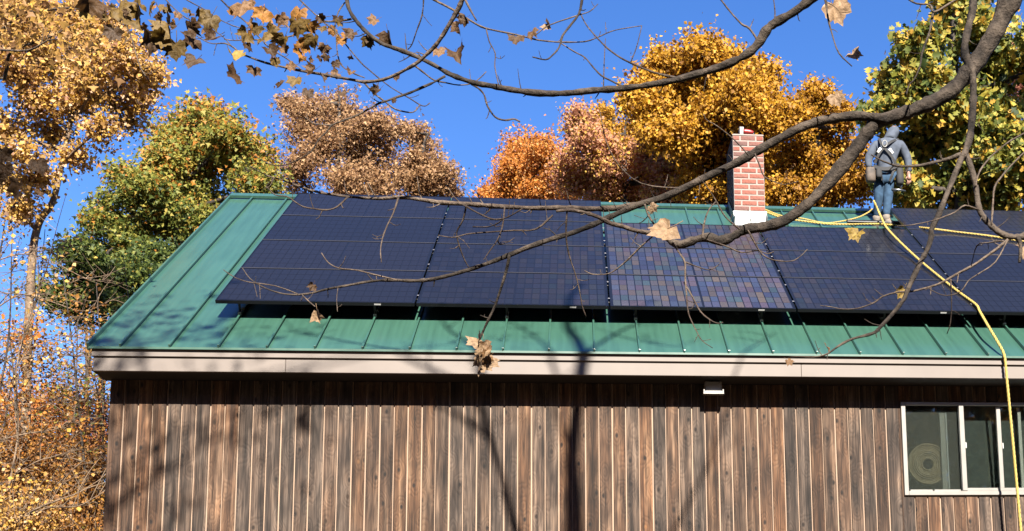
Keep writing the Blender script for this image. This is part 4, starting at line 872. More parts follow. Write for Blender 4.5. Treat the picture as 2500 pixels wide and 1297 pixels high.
def bush(label, x, y, Y, r, lm, n, seed, size=.055):
    rng = np.random.default_rng(seed); pr = random.Random(seed); P = at(x, y, Y); R = r*axis_depth(P)/FPX
    z0 = gz(P[0], Y); root = empty('shrub', (P[0], Y, z0)); tag(root, label, 'shrub', 'shrubs left of the house')
    b = MB(); tips = []
    for k in range(40):
        a = pr.uniform(0, 2*math.pi); e = pr.uniform(.1, 1.25); l = R*pr.uniform(.6, 1.25); s = np.array([P[0]+pr.uniform(-.3, .3)*R, Y+pr.uniform(-.3, .3)*R, z0-.05]); c = P+np.array([math.cos(a)*math.cos(e), math.sin(a)*math.cos(e)*.8, math.sin(e)-.35])*l
        mdl = s*.35+P*.35+c*.3+np.array([pr.uniform(-.2, .2), pr.uniform(-.2, .2), 0]); Q = smooth_path([s, mdl, c], 5); b.tube(Q, np.linspace(.010, .003, len(Q)), 4, cap=False); tips.append(Q[4:])
        for j in range(5):
            s2 = Q[pr.randrange(4, len(Q))]; e2 = s2+np.array([pr.uniform(-1, 1), pr.uniform(-.6, .6), pr.uniform(-.35, .5)])*R*.3; b.tube([s2, (s2+e2)/2+np.array([0, 0, .03]), e2], [.004, .003, .002], 3, cap=False); tips.append(np.array([(s2+e2)/2, e2]))
    b.build('stem', 'thicket', root, True)
    A = np.concatenate(tips); n = int(n*2.6); C = A[rng.integers(0, len(A), n)] + rng.normal(size=(n, 3))*np.array([.22, .22, .14]); C[:, 2] = np.maximum(C[:, 2], [gz(c[0], c[1])+.05 for c in C])
    leaf_cloud('foliage', C, size, LM[lm], rng, KITE, np.clip(.42+rng.normal(size=n)*.24, 0, 1), parent=root)
for i, (x_, y_, Y_, r_, lm_, n_, lb) in enumerate([
    (60, 1130, 19, 150, 'rust', 2600, 'rust brown bush nearest the left picture edge'), (190, 1150, 20.5, 140, 'rust', 2800, 'rust brown bush against the wall corner'), (120, 1010, 24, 100, 'orange', 4200, 'orange bush behind the brown bushes'),
    (40, 1000, 25, 90, 'rust', 3600, 'russet bush high at the left picture edge'), (225, 1020, 26, 80, 'red', 3200, 'dark red bush just left of the wall corner'), (30, 1250, 17.5, 120, 'tan', 1400, 'tan bush in the lower left corner'), (190, 1270, 18, 120, 'rust', 1500, 'brown bush at the foot of the wall corner'), (240, 985, 30, 40, 'gold', 900, 'small yellow bush under the eave corner')]):
    bush(lb, x_, y_, Y_, r_, lm_, n_, 100+i)
# bare boughs reaching across the thicket
def bough(label, pts, Y, r0, nt, seed):
    pr = random.Random(seed); S = smooth_path([tuple(at(x, y, Y+pr.uniform(-.3, .3))) for x, y in pts], 5); root = empty('bare_bough', tuple(S[0])); tag(root, label, 'branch', 'bare boughs in the left thicket')
    b = MB(); b.tube(S, np.linspace(r0*.6, .004, len(S)), 6)
    for k in range(nt):
        i = pr.randrange(1, len(S)-1); s = S[i]; d = (S[i+1]-S[i-1]); d = d/np.linalg.norm(d); l = pr.uniform(.25, .95); e = s+(d*pr.uniform(.2, .9)+np.array([pr.uniform(-.3, .3), pr.uniform(-.5, .5), pr.uniform(-.5, .8)]))*l; mm = (s+e)/2+np.array([0, 0, pr.uniform(-.06, .1)])
        b.tube(smooth_path([s, mm, e], 3), np.linspace(.006, .003, 7), 4, cap=False); f = mm+np.array([pr.uniform(-.4, .4), pr.uniform(-.3, .3), pr.uniform(-.2, .35)])*l; b.tube([mm, f], [.004, .0025], 3, cap=False)
    b.build('bough', 'thicket', root, True)
bough('pale forked bough rising across the lower left corner', [(-30, 1320), (20, 1290), (60, 1260), (95, 1240), (140, 1222), (180, 1208), (215, 1192), (262, 1176)], 17.0, .035, 16, 1)
bough('thin pale bough under the forked bough', [(60, 1262), (120, 1240), (190, 1236), (240, 1210), (300, 1190)], 16.8, .018, 12, 2)
bough('arching twiggy bough in the middle of the brown bushes', [(-20, 1200), (50, 1150), (110, 1120), (170, 1118), (230, 1135)], 18, .02, 20, 3)
bough('long thin bough below the eave corner', [(-20, 1080), (60, 1060), (130, 1050), (190, 1030), (255, 1035)], 18.5, .018, 20, 4)
bough('arched tan bough left of the eave', [(-20, 900), (60, 850), (130, 830), (190, 850), (215, 880)], 19, .02, 24, 5)
bough('tan bough crossing the sky gap left of the roof', [(-20, 760), (50, 720), (120, 735), (200, 760), (260, 740)], 20, .02, 26, 6)
bough('tangled bough below the yellow maple crown', [(-20, 640), (60, 620), (130, 640), (210, 680), (270, 690)], 20, .018, 26, 7)
bough('slanting grey bough at the far left edge', [(20, 1200), (45, 1050), (40, 900), (80, 760), (120, 640)], 18, .025, 26, 8)
# trees further back on the left, bare stems against the sky
for i, (x_, Y_, yt, ln_, lb) in enumerate([(245, 34, 560, .2, 'dark bare trunk standing beside the wall corner'), (205, 36, 600, -.5, 'dark bent bare tree left of the wall corner'), (20, 33, 480, .5, 'dark bare tree behind the left thicket')]):
    sapling('bare_tree', lb, x_, Y_, yt, 60+i, 'brown', 260, ln_, nb=34, tr=.12, bark='trunk', blen=2.2, low=.35, twb='trunk')

# ------------------------------------------------------------------ the maple in front: limbs and twigs traced in the air above the yard
fg = empty('maple_tree', (3.9, 3.7, gz(3.9, 3.7))); tag(fg, 'nearly bare maple whose grey limbs cross in front of the roof', 'tree')
frg = random.Random(5)
def limb(name, pts, Y0=5.0, Y1=None, m='bark', n=8, twigs=0, sub=4, tl=1.0, bend=0.0):
    Y1 = Y0 if Y1 is None else Y1; P = np.array(pts, float); L_ = np.r_[0, np.cumsum(np.hypot(np.diff(P[:, 0]), np.diff(P[:, 1])))]; L_ /= L_[-1]
    Q = np.c_[P, Y0+(Y1-Y0)*L_ + bend*np.sin(L_*math.pi)]; S = smooth_path(Q, sub)
    C = [at(x, y, Y) for x, y, w, Y in S]; rd = [max(.0009, w*(1 if w < 12 else max(.86, 1-(w-12)*.01))/2*axis_depth(c)/FPX) for c, (x, y, w, Y) in zip(C, S)]
    b = MB(); rr = np.random.default_rng(int(abs(P[0, 0]*7+P[0, 1]))); rdn = np.array(rd)*(1+.10*rr.standard_normal(len(rd)))
    b.tube(C, rdn, n, rng=rr, wob=.08 if P[0, 2] > 12 else 0)
    for k in range(twigs):
        i = frg.randrange(2, len(C)-1); s = C[i]; sc = axis_depth(s)/FPX; px = frg.uniform(14, 52)*tl*sc; sg = frg.choice((-1, 1, 1)); t = C[min(i+1, len(C)-1)]-C[i-1]; t = t/np.linalg.norm(t)
        side = np.cross(t, FWD); side /= np.linalg.norm(side); side = side*(1 if side[2] > 0 else -1)
        d = t*frg.uniform(.2, .9)+side*sg*frg.uniform(.5, 1.1)+FWD*frg.uniform(-.5, .5); d /= np.linalg.norm(d)
        e1 = s+d*px*.5; e2 = e1+(d+UPV*frg.uniform(.1, .9)*(1 if frg.random() < .8 else -.6))*px*.42
        T = smooth_path([s, e1, e2], 3); b.tube(T, np.linspace(min(rd[i]*.6, 2.0*sc), .75*sc, len(T)), 4, cap=False)
        if frg.random() < .5: b.tube([e1, e1+(t*frg.uniform(-.6, .6)+UPV*frg.uniform(.2, .8))*px*.3], [1.1*sc, .7*sc], 4, cap=False)
    return b.build(name, m, fg, True)
def tw(pts, w0, w1, Y0=5.0, Y1=None, twigs=1, m='twigbark', bend=0.0, tl=.8):
    k = len(pts); return limb('branch', [(x, y, w0+(w1-w0)*i/(k-1)) for i, (x, y) in enumerate(pts)], Y0, Y1, m, 5, twigs, 3, tl, bend)
limb('limb', [(2700, -330, 84), (2600, -150, 66), (2520, -60, 59), (2470, -5, 55), (2440, 58, 52), (2405, 120, 50), (2370, 170, 48), (2330, 215, 44), (2290, 243, 41), (2240, 265, 39), (2190, 283, 38), (2140, 300, 37), (2110, 335, 38), (2080, 375, 39), (2040, 425, 37), (2005, 465, 35), (1970, 500, 33), (1930, 530, 31), (1900, 545, 29), (1860, 555, 28), (1820, 560, 27), (1790, 577, 26), (1760, 588, 26), (1730, 580, 24), (1700, 585, 24), (1660, 598, 21), (1635, 586, 17), (1618, 570, 14)], 4.7, 5.2, n=12, twigs=6)
limb('limb', [(2165, 291, 30), (2120, 285, 27), (2080, 284, 26), (2020, 292, 26), (1960, 310, 25), (1900, 340, 24), (1850, 368, 23), (1800, 397, 22), (1740, 425, 20), (1680, 455, 19), (1620, 482, 18), (1560, 500, 16), (1500, 525, 14.5), (1450, 548, 14), (1400, 568, 13), (1350, 583, 13), (1300, 600, 12.5), (1250, 620, 12), (1200, 640, 11.5), (1150, 657, 11), (1100, 672, 10), (1050, 683, 9.5), (1010, 686, 8.5), (950, 684, 8), (900, 688, 7), (850, 697, 6), (800, 706, 5.5), (760, 716, 5), (720, 720, 4.5), (680, 715, 3.5), (640, 700, 3), (610, 680, 2.4), (592, 655, 1.8)], 4.95, 5.6, n=10, twigs=16)
limb('branch', [(1560, 500, 17), (1510, 508, 15), (1440, 510, 13), (1380, 507, 13), (1300, 508, 13), (1200, 503, 12), (1140, 498, 12), (1080, 495, 11), (1030, 488, 10), (980, 482, 9), (920, 485, 8), (850, 480, 7), (780, 470, 6), (730, 455, 5), (690, 440, 4), (650, 428, 3), (610, 405, 2)], 5.3, 5.8, 'twigbark', 7, 20, tl=1.1)
limb('branch', [(1625, 572, 13), (1560, 565, 12), (1520, 553, 11), (1490, 545, 11), (1460, 530, 10), (1430, 520, 10), (1390, 513, 9), (1358, 516, 7)], 5.2, 5.1, 'twigbark', 7, 6)
limb('limb', [(2470, -420, 40), (2410, -200, 34), (2385, -60, 26), (2376, 0, 22), (2374, 27, 21), (2361, 81, 20), (2355, 113, 21), (2358, 140, 23), (2370, 165, 21), (2375, 189, 20), (2376, 243, 19), (2371, 310, 18), (2365, 345, 18), (2354, 377, 18), (2347, 387, 14), (2332, 424, 15), (2310, 478, 14), (2292, 524, 14), (2275, 558, 15), (2273, 581, 14), (2264, 609, 13), (2247, 641, 13), (2235, 666, 13), (2214, 712, 12), (2207, 730, 11), (2183, 762, 10), (2152, 796, 9), (2131, 814, 8), (2083, 827, 6.5), (2052, 842, 6), (2028, 859, 5), (2013, 867, 4), (1986, 872, 3.4), (1952, 871, 2.6), (1926, 872, 2)], 5.05, 4.6, n=10, twigs=12)
limb('limb', [(2354, 377, 20), (2362, 387, 17), (2375, 424, 16), (2382, 455, 15), (2387, 490, 15), (2392, 515, 15), (2407, 538, 15), (2424, 555, 15), (2447, 572, 16), (2469, 578, 16), (2500, 577, 18), (2560, 560, 22), (2640, 500, 30)], 4.85, 4.7, n=9, twigs=5)
tw([(2347, 377), (2321, 387), (2293, 394), (2258, 403), (2230, 406), (2193, 406), (2167, 398), (2150, 391), (2127, 378)], 13, 3, 4.85, 5.0, 5, 'bark')
tw([(2485, 578), (2492, 600), (2489, 641)], 12, 8, 4.7, 4.7, 0, 'bark')
tw([(2461, 585), (2435, 607), (2407, 627), (2378, 647), (2350, 662), (2321, 678), (2298, 691), (2273, 700), (2225, 712), (2196, 713), (2170, 719), (2152, 726), (2136, 738), (2115, 747), (2089, 754), (2057, 755), (2031, 750), (2002, 746)], 8, 2, 4.75, 4.9, 9)
limb('limb', [(2560, -560, 60), (2300, -260, 42), (2120, -100, 32), (2030, -36, 28), (1978, 0, 24), (1935, 32, 24), (1891, 57, 26), (1870, 76, 27), (1854, 103, 26), (1827, 130, 23), (1783, 154, 21), (1740, 170, 20), (1686, 186, 19), (1643, 197, 18), (1600, 205, 17.5), (1523, 216, 16), (1448, 221, 15.5), (1383, 228, 15), (1318, 228, 15), (1259, 221, 14.5), (1199, 210, 14), (1156, 202, 13), (1102, 183, 12), (1059, 159, 11), (1016, 138, 11), (973, 121, 11), (935, 108, 10), (903, 86, 10), (876, 59, 9), (854, 27, 9), (846, -5, 9), (838, -60, 8)], 4.3, 5.3, n=10, twigs=14)
tw([(1150, -60), (1128, 0), (1116, 27), (1098, 57), (1082, 84), (1063, 111), (1039, 135), (1017, 154), (990, 170), (958, 186), (928, 196), (890, 200), (860, 195), (800, 184), (740, 174), (700, 166), (650, 154), (610, 140), (586, 130), (570, 116), (548, 106), (520, 107), (496, 98), (470, 80)], 13, 2, 4.9, 5.5, 8)
tw([(858, 47), (820, 53), (786, 54), (760, 70), (720, 86), (680, 94), (640, 97), (600, 98), (570, 99), (548, 96)], 5.5, 2.5, 5.3, 5.5, 3)
for pts, w0, w1, tg in [
    ([(430, -20), (456, 0), (500, 24), (536, 48), (586, 68), (640, 65), (700, 66), (760, 62)], 3, 2, 3), ([(520, -20), (540, 0), (566, 26), (600, 54), (620, 78), (640, 98), (660, 118), (710, 150), (740, 174)], 4, 3, 3),
    ([(720, -15), (732, 0), (770, 36), (792, 56), (820, 78), (840, 104), (880, 152), (900, 170), (925, 191), (958, 216), (998, 239), (1025, 256), (1039, 259), (1050, 251)], 4, 2.5, 4), ([(842, 6), (826, 30), (818, 64), (821, 90), (824, 130), (834, 160), (860, 178), (890, 190)], 3.5, 3, 2),
    ([(395, -12), (424, 20), (454, 44), (484, 56), (520, 74), (544, 90), (566, 114)], 3, 2.4, 2), ([(1040, -12), (1060, 0), (1106, 24), (1141, 46), (1174, 65), (1201, 73), (1241, 81), (1282, 90), (1314, 98), (1350, 102), (1367, 103), (1427, 102), (1462, 90), (1489, 78), (1516, 71), (1567, 63)], 6.5, 2, 4),
    ([(1567, 63), (1554, 116), (1540, 152)], 2, 3.4, 0), ([(1425, -30), (1421, 0), (1413, 35), (1389, 67), (1373, 89), (1365, 116), (1349, 135), (1332, 146), (1300, 139)], 8, 3, 2), ([(1416, 32), (1432, 62), (1457, 92), (1484, 119), (1513, 140), (1540, 154), (1570, 167), (1610, 181), (1662, 192)], 3, 6, 2),
    ([(1368, 105), (1403, 127), (1427, 140), (1446, 162), (1467, 184), (1489, 196), (1524, 213)], 3, 5, 1), ([(1473, 216), (1475, 151), (1478, 94)], 3.5, 2, 0), ([(1416, 36), (1338, 63), (1306, 88)], 3.4, 2.4, 0), ([(1416, 36), (1440, 28), (1460, 10)], 3, 2, 1),
    ([(1087, 186), (1060, 201), (1033, 213), (1001, 227), (971, 237), (944, 247), (920, 255), (878, 279), (843, 293), (811, 306), (797, 323), (778, 341), (760, 370), (727, 390), (693, 404), (658, 401), (620, 380)], 7, 2, 4), ([(811, 306), (767, 302), (750, 290), (725, 276)], 3.5, 2, 1),
    ([(890, 203), (912, 227), (939, 248), (966, 267), (1001, 275), (1015, 270), (1025, 256)], 5, 3, 2), ([(1150, 206), (1168, 216), (1182, 232), (1190, 259), (1209, 286), (1233, 294), (1255, 291), (1270, 298)], 4.5, 4.5, 2), ([(1012, 160), (1039, 181), (1060, 196), (1087, 202), (1120, 208), (1152, 204), (1174, 189), (1187, 175)], 4.5, 2.4, 3),
    ([(1187, 70), (1195, 103), (1209, 130), (1208, 162), (1217, 206)], 3.4, 3, 2), ([(1035, -15), (1031, 35), (1017, 76), (1006, 108), (996, 121)], 4, 2.4, 2), ([(1130, -12), (1150, 27), (1163, 50)], 6, 4, 0), ([(2005, -25), (2016, 5), (2021, 43), (2032, 86), (2048, 130), (2080, 162)], 7, 3, 2),
    ([(2278, 30), (2272, 67), (2264, 94), (2251, 130), (2246, 162), (2232, 194), (2219, 208), (2213, 232)], 7, 3, 3), ([(2345, -8), (2302, 19), (2278, 30), (2270, 12), (2237, 9), (2210, -6)], 6, 4, 1), ([(1856, 108), (1830, 70), (1812, 60), (1784, 30), (1756, -6)], 6, 4, 1), ([(1890, 57), (1892, 30), (1888, -5)], 4, 3, 0),
    ([(1139, 500), (1130, 538), (1115, 567), (1121, 599), (1133, 632), (1146, 656)], 4.5, 3, 3), ([(1232, 505), (1227, 551), (1215, 585), (1194, 615), (1181, 635)], 4.5, 2.5, 3), ([(1215, 585), (1220, 596), (1240, 591), (1256, 581)], 3.5, 2, 1), ([(1385, 508), (1382, 557), (1384, 596), (1392, 632), (1405, 670), (1414, 706), (1421, 745), (1431, 774)], 5, 2.5, 4),
    ([(1244, 622), (1236, 661), (1220, 713), (1207, 751), (1188, 790), (1175, 819), (1162, 845)], 7.5, 6, 3), ([(1130, 500), (1162, 518), (1194, 533), (1214, 536), (1240, 530), (1275, 510)], 5, 3.5, 2), ([(1155, 554), (1191, 554), (1214, 546), (1232, 532)], 3.5, 3, 1), ([(1070, 575), (1107, 580), (1139, 572), (1181, 568), (1253, 563), (1308, 560), (1350, 525)], 2.6, 5, 3),
    ([(973, 482), (960, 521), (945, 552), (934, 582), (929, 612), (931, 641)], 4.5, 2.6, 4), ([(850, 480), (824, 505), (798, 513), (766, 510), (740, 505), (720, 493), (700, 480), (672, 476), (650, 455)], 5, 2.4, 4), ([(785, 618), (801, 641), (827, 655), (872, 660), (918, 672), (970, 684)], 3, 4, 2), ([(545, 659), (574, 678), (607, 689), (646, 694), (681, 701), (727, 718)], 2, 3.5, 2),
    ([(735, 718), (756, 738), (772, 751)], 3.5, 2.6, 1), ([(825, 703), (822, 731), (824, 761)], 2.6, 2, 1), ([(1574, 499), (1584, 528), (1607, 560), (1632, 586)], 5.5, 4.5, 2), ([(1642, 593), (1659, 619), (1672, 640), (1673, 680), (1676, 719), (1680, 761), (1691, 790), (1701, 810), (1714, 832), (1740, 850)], 5.5, 2, 4), ([(1672, 640), (1701, 651), (1730, 659), (1749, 651), (1762, 638)], 3.6, 2, 1),
    ([(1670, 690), (1691, 726), (1710, 761), (1733, 781), (1753, 790), (1765, 787)], 4, 3, 2), ([(1600, 572), (1565, 602), (1532, 635), (1500, 661), (1479, 670), (1447, 670), (1427, 661)], 5, 2.4, 2), ([(1725, 585), (1775, 602), (1811, 617), (1850, 612), (1872, 620), (1889, 615)], 4.5, 2.6, 2), ([(1826, 562), (1850, 606), (1866, 625), (1892, 636), (1931, 638), (1953, 627), (1971, 609)], 4.5, 2.2, 1),
    ([(1715, 582), (1717, 560), (1723, 531), (1733, 509), (1749, 491)], 6, 3, 1), ([(1806, 560), (1772, 531), (1753, 499), (1733, 466), (1705, 430)], 4.5, 2, 3), ([(1718, 278), (1725, 293), (1751, 308), (1784, 334), (1807, 356), (1828, 380)], 2.4, 3.8, 0), ([(1843, 376), (1855, 405), (1865, 430), (1888, 443), (1916, 451), (1949, 443)], 4, 2.2, 1), ([(1464, 270), (1480, 345), (1512, 405), (1566, 448), (1647, 459), (1690, 452)], 2.2, 4, 2),
    ([(2383, 455), (2384, 441), (2395, 413), (2421, 381), (2458, 350), (2492, 330), (2530, 310)], 5, 4, 1), ([(2421, 550), (2424, 501), (2428, 458), (2444, 433), (2469, 404), (2500, 373), (2530, 350)], 6, 4, 1), ([(2389, 512), (2355, 502), (2332, 518), (2293, 534), (2264, 542), (2221, 550), (2190, 552)], 4.5, 2.4, 2), ([(2321, 682), (2323, 740), (2320, 790), (2312, 815)], 3.6, 2.2, 1),
    ([(2461, 585), (2430, 640), (2390, 668), (2365, 685), (2345, 712), (2310, 722), (2280, 712), (2262, 700)], 4, 2, 3), ([(2371, 650), (2385, 600), (2412, 593), (2450, 588)], 2.6, 4, 2), ([(1590, 520), (1570, 540), (1560, 545)], 3, 2, 1), ([(0, 122), (69, 123), (115, 100), (140, 96)], 6, 3, 2), ([(290, -10), (304, 50), (320, 89), (331, 127), (343, 166), (366, 200)], 5, 2.4, 4), ([(-20, 400), (30, 395), (70, 405), (100, 400)], 3, 2, 1)]:
    Yd = 5.0 + .5*(min(max((1600-pts[0][0])/1000, -.6), 1))
    tw(pts, w0, w1, Yd, Yd+frg.uniform(-.25, .25), tg, 'bark' if w0 > 6.9 else 'twigbark')
# trunk and upper crown, out of the picture to the right and above it
def limb3(pts, r0, r1, nm='limb', n=9, k=5):
    S = smooth_path(pts, k); b = MB(); b.tube(S, np.linspace(r0, r1, len(S)), n); b.build(nm, 'bark', fg, True); return S
pA = at(2700, -330, 4.7); pB = at(2560, -560, 4.3); pC = at(2470, -420, 5.05); pD = at(2640, 500, 4.7)
limb3([(3.9, 3.7, gz(3.9, 3.7)-.2), (3.85, 3.75, .6), (3.7, 3.9, 2.2), (3.45, 4.0, 3.6), (2.85, 4.2, 5.8), (1.95, 4.5, 8.0)], .21, .13, 'trunk', 12)
limb3([(3.55, 3.96, 3.1), (3.1, 4.3, 3.75), tuple(pA)], .11, .066); limb3([(3.3, 4.05, 4.2), (2.9, 4.2, 4.4), tuple(pB)], .07, .045); limb3([(3.4, 4.02, 3.8), (2.8, 4.5, 4.1), tuple(pC)], .06, .03); limb3([(3.82, 3.8, 1.2), (3.0, 4.3, 1.5), tuple(pD)], .05, .024)
T0 = 14.5
def sw(x, y, t=T0): return at(x, y, WY) + SDIR*t      # a point high in the crown on the sun's line to the wall
def crown_limb(pts, r0, r1, t0=T0, t1=None, par=None, tg=0, nm='limb'):
    t1 = t0 if t1 is None else t1; k = len(pts); Q = [sw(x, y, t0+(t1-t0)*i/(k-1)) for i, (x, y) in enumerate(pts)]
    S = smooth_path(Q, 5); b = MB(); b.tube(S, np.linspace(r0, r1, len(S)), 7)
    for j in range(tg):
        i = frg.randrange(2, len(S)-1); s = S[i]; d = np.array([frg.uniform(-1, 1), frg.uniform(-.5, .5), frg.uniform(-.2, 1)]); e = s+d*frg.uniform(.3, .8); b.tube(smooth_path([s, (s+e)/2+np.array([0, 0, .05]), e], 2), [.012, .010, .008, .006, .005], 4, cap=False)
    b.build(nm, 'bark', par or fg, True); return S
S0 = crown_limb([(1408, 1560), (1404, 1400), (1401, 1297), (1398, 1200), (1396, 1120), (1404, 1040), (1412, 960), (1405, 850), (1392, 760), (1400, 640), (1440, 500)], .135, .035, tg=6)
limb3([(1.95, 4.5, 8.0), tuple((np.array([1.95, 4.5, 8.0])+S0[0])/2+np.array([0, 0, .15])), tuple(S0[0])], .145, .136)
crown_limb([(1396, 1130), (1376, 1065), (1345, 980), (1320, 880), (1290, 790), (1250, 700)], .035, .012, tg=5)
crown_limb([(1404, 1030), (1440, 920), (1500, 810), (1560, 720), (1620, 640)], .040, .012, tg=5)
crown_limb([(1406, 1480), (1320, 1400), (1262, 1300), (1232, 1190), (1204, 1090), (1174, 990), (1140, 880), (1100, 790), (1080, 690)], .060, .015, 12, 11.5, tg=7)
crown_limb([(1406, 1500), (1540, 1420), (1640, 1300), (1700, 1190), (1748, 1080), (1790, 960), (1850, 860), (1900, 780)], .028, .010, 12, 12.5, tg=5)
crown_limb([(1200, 1075), (1110, 1010), (1000, 960), (880, 900), (790, 850), (700, 800)], .026, .010, 11.7, 11.5, tg=8)
crown_limb([(1500, 810), (1560, 860), (1640, 900), (1700, 840)], .016, .007, tg=3)
# leafy near maple at the left: trunk out of the picture, crown high above the yard
nm = empty('maple_tree', (-6.4, 2.6, gz(-6.4, 2.6))); tag(nm, 'leafy maple whose branches hang in at the upper left corner', 'tree')
def l3(pts, r0, r1, nme='limb', n=8):
    S = smooth_path(pts, 5); b = MB(); b.tube(S, np.linspace(r0, r1, len(S)), n); b.build(nme, 'bark', nm, True); return S
l3([(-6.4, 2.6, gz(-6.4, 2.6)-.2), (-6.35, 2.65, 2.0), (-6.2, 2.8, 5.0), (-5.8, 3.2, 8.0), (-5.2, 3.6, 10.5)], .22, .09, 'trunk', 12)
rl = np.random.default_rng(77); cl_c = []
for lx_, ly_, n_ in ((330, 1020, 4), (430, 1240, 5), (300, 850, 7), (560, 1140, 2), (480, 800, 6), (350, 700, 5), (780, 960, 2), (250, 1180, 4), (620, 760, 3), (1100, 900, 2), (250, 960, 4)):
    lim = [(-5.6, 3.35, 8.8), tuple(sw(lx_, ly_)*.5+np.array([-5.4, 3.4, 9.8])*.5+np.array([0, 0, .3])), tuple(sw(lx_, ly_))]
    l3(lim, .035, .008, 'branch', 6)
    for k in range(n_): cl_c.append(sw(lx_, ly_) + rl.normal(size=3)*np.array([.34, .5, .30]))
cl_c = np.array(cl_c); pos = (cl_c[:, None, :] + rl.normal(size=(len(cl_c), 11, 3))*np.array([.30, .34, .17])).reshape(-1, 3)
leaf_cloud('crown', pos, .13, LM['tan'], rl, STAR, parent=nm)
# its low branches with leaves tinted dark to stand for shade in the upper left corner of the picture
for bx in ([(-60, 150), (30, 120), (110, 95), (180, 60)], [(-80, 20), (60, 30), (160, 20), (240, 30)]):
    P_ = [at(x, y, 14.0) for x, y in bx]; l3([(-6.1, 3.0, 5.8), (-7.0, 9, 8.2)] + [tuple(p) for p in P_], .03, .008, 'branch', 6)
cc = np.array([at(rl.uniform(-40, 235), rl.uniform(-30, 1)+rl.random()**1.5*165, 14.0+rl.uniform(-.8, .8)) for k in range(110)])
cc = cc[[i for i in range(len(cc))]]
pos = (cc[:, None, :] + rl.normal(size=(len(cc), 9, 3))*np.array([.13, .2, .10])).reshape(-1, 3)
leaf_cloud('low_foliage', pos, .075, LM['tan'], rl, STAR, np.clip(.28+rl.normal(size=len(pos))*.16, 0, 1), parent=nm)

# ------------------------------------------------------------------ single big leaves still hanging in front
def maple_leaf(seed):
    pr = random.Random(seed); ang = [(90, 1.0), (80, .74), (68, .76), (58, .64), (42, .95), (32, .74), (20, .76), (8, .62), (-12, .78), (-30, .56), (-60, .46), (-84, .16)]
    half = [(r*math.cos(R_(a)), r*math.sin(R_(a))) for a, r in ang]
    pts = half + [(-x_, y_) for x_, y_ in half[::-1]][1:-1]
    pts = [(x_*(1+pr.uniform(-.1, .1)), y_*(1+pr.uniform(-.08, .08))) for x_, y_ in pts]
    cu, cv, fo, tws = pr.uniform(-1.3, 1.3), pr.uniform(-.9, 1.3), pr.uniform(.0, .9), pr.uniform(-.8, .8)
    vs = []
    def Z(x_, y_): return fo*abs(x_)*1.0 + cu*x_*x_*.6 + cv*y_*y_*.45 + tws*x_*y_ + .09*math.sin(7*x_+5*y_+seed)
    def put(x_, y_): vs.append((x_*.5, -Z(x_, y_)*.5, -y_*.5)); return len(vs)-1
    c = put(0, 0); mid = [put(x_*.55, y_*.55) for x_, y_ in pts]; out = [put(x_, y_) for x_, y_ in pts]; n = len(pts); F = []
    for i in range(n):
        j = (i+1) % n; F += [(c, mid[i], mid[j]), (mid[i], out[i], out[j]), (mid[i], out[j], mid[j])]
    b = MB(); b.add(vs, F); s0 = np.array([0, 0, .05]); b.tube([(0, 0, .02), (.02, .02, .22), (.01, .06, .44)], [.012, .009, .010], 4)
    me = b.mesh('leaf', 'bigleaf', True); return me
LEAFM = [maple_leaf(k) for k in range(9)]
LC = dict(d=(0.15, 0.078, 0.028), o=(0.26, 0.165, 0.035), g=(0.60, 0.28, 0.05), t=(0.62, 0.42, 0.25), y=(0.52, 0.36, 0.07), b=(0.34, 0.19, 0.085))
lv = random.Random(21); bl_n = 0
def big_leaf(x, y, s, c, Y=5.2, fl=60, par=None, rx=None):
    P = at(x, y, Y); o = bpy.data.objects.new('leaf', LEAFM[lv.randrange(len(LEAFM))]); COL.objects.link(o); p_ = par or fg; o.parent = p_
    o.location = Vector(P) - parent_world(p_); sz = s*axis_depth(P)/FPX*1.55
    o.rotation_euler = (R_(lv.uniform(-35, 35)) if rx is None else rx, R_(lv.uniform(-55, 55)), R_(lv.uniform(-fl, fl))); o.scale = (sz, sz, sz*lv.uniform(.9, 1.15))
    v = lv.uniform(.8, 1.2); o.color = (*(min(1, q*v) for q in LC[c]), 1); return o
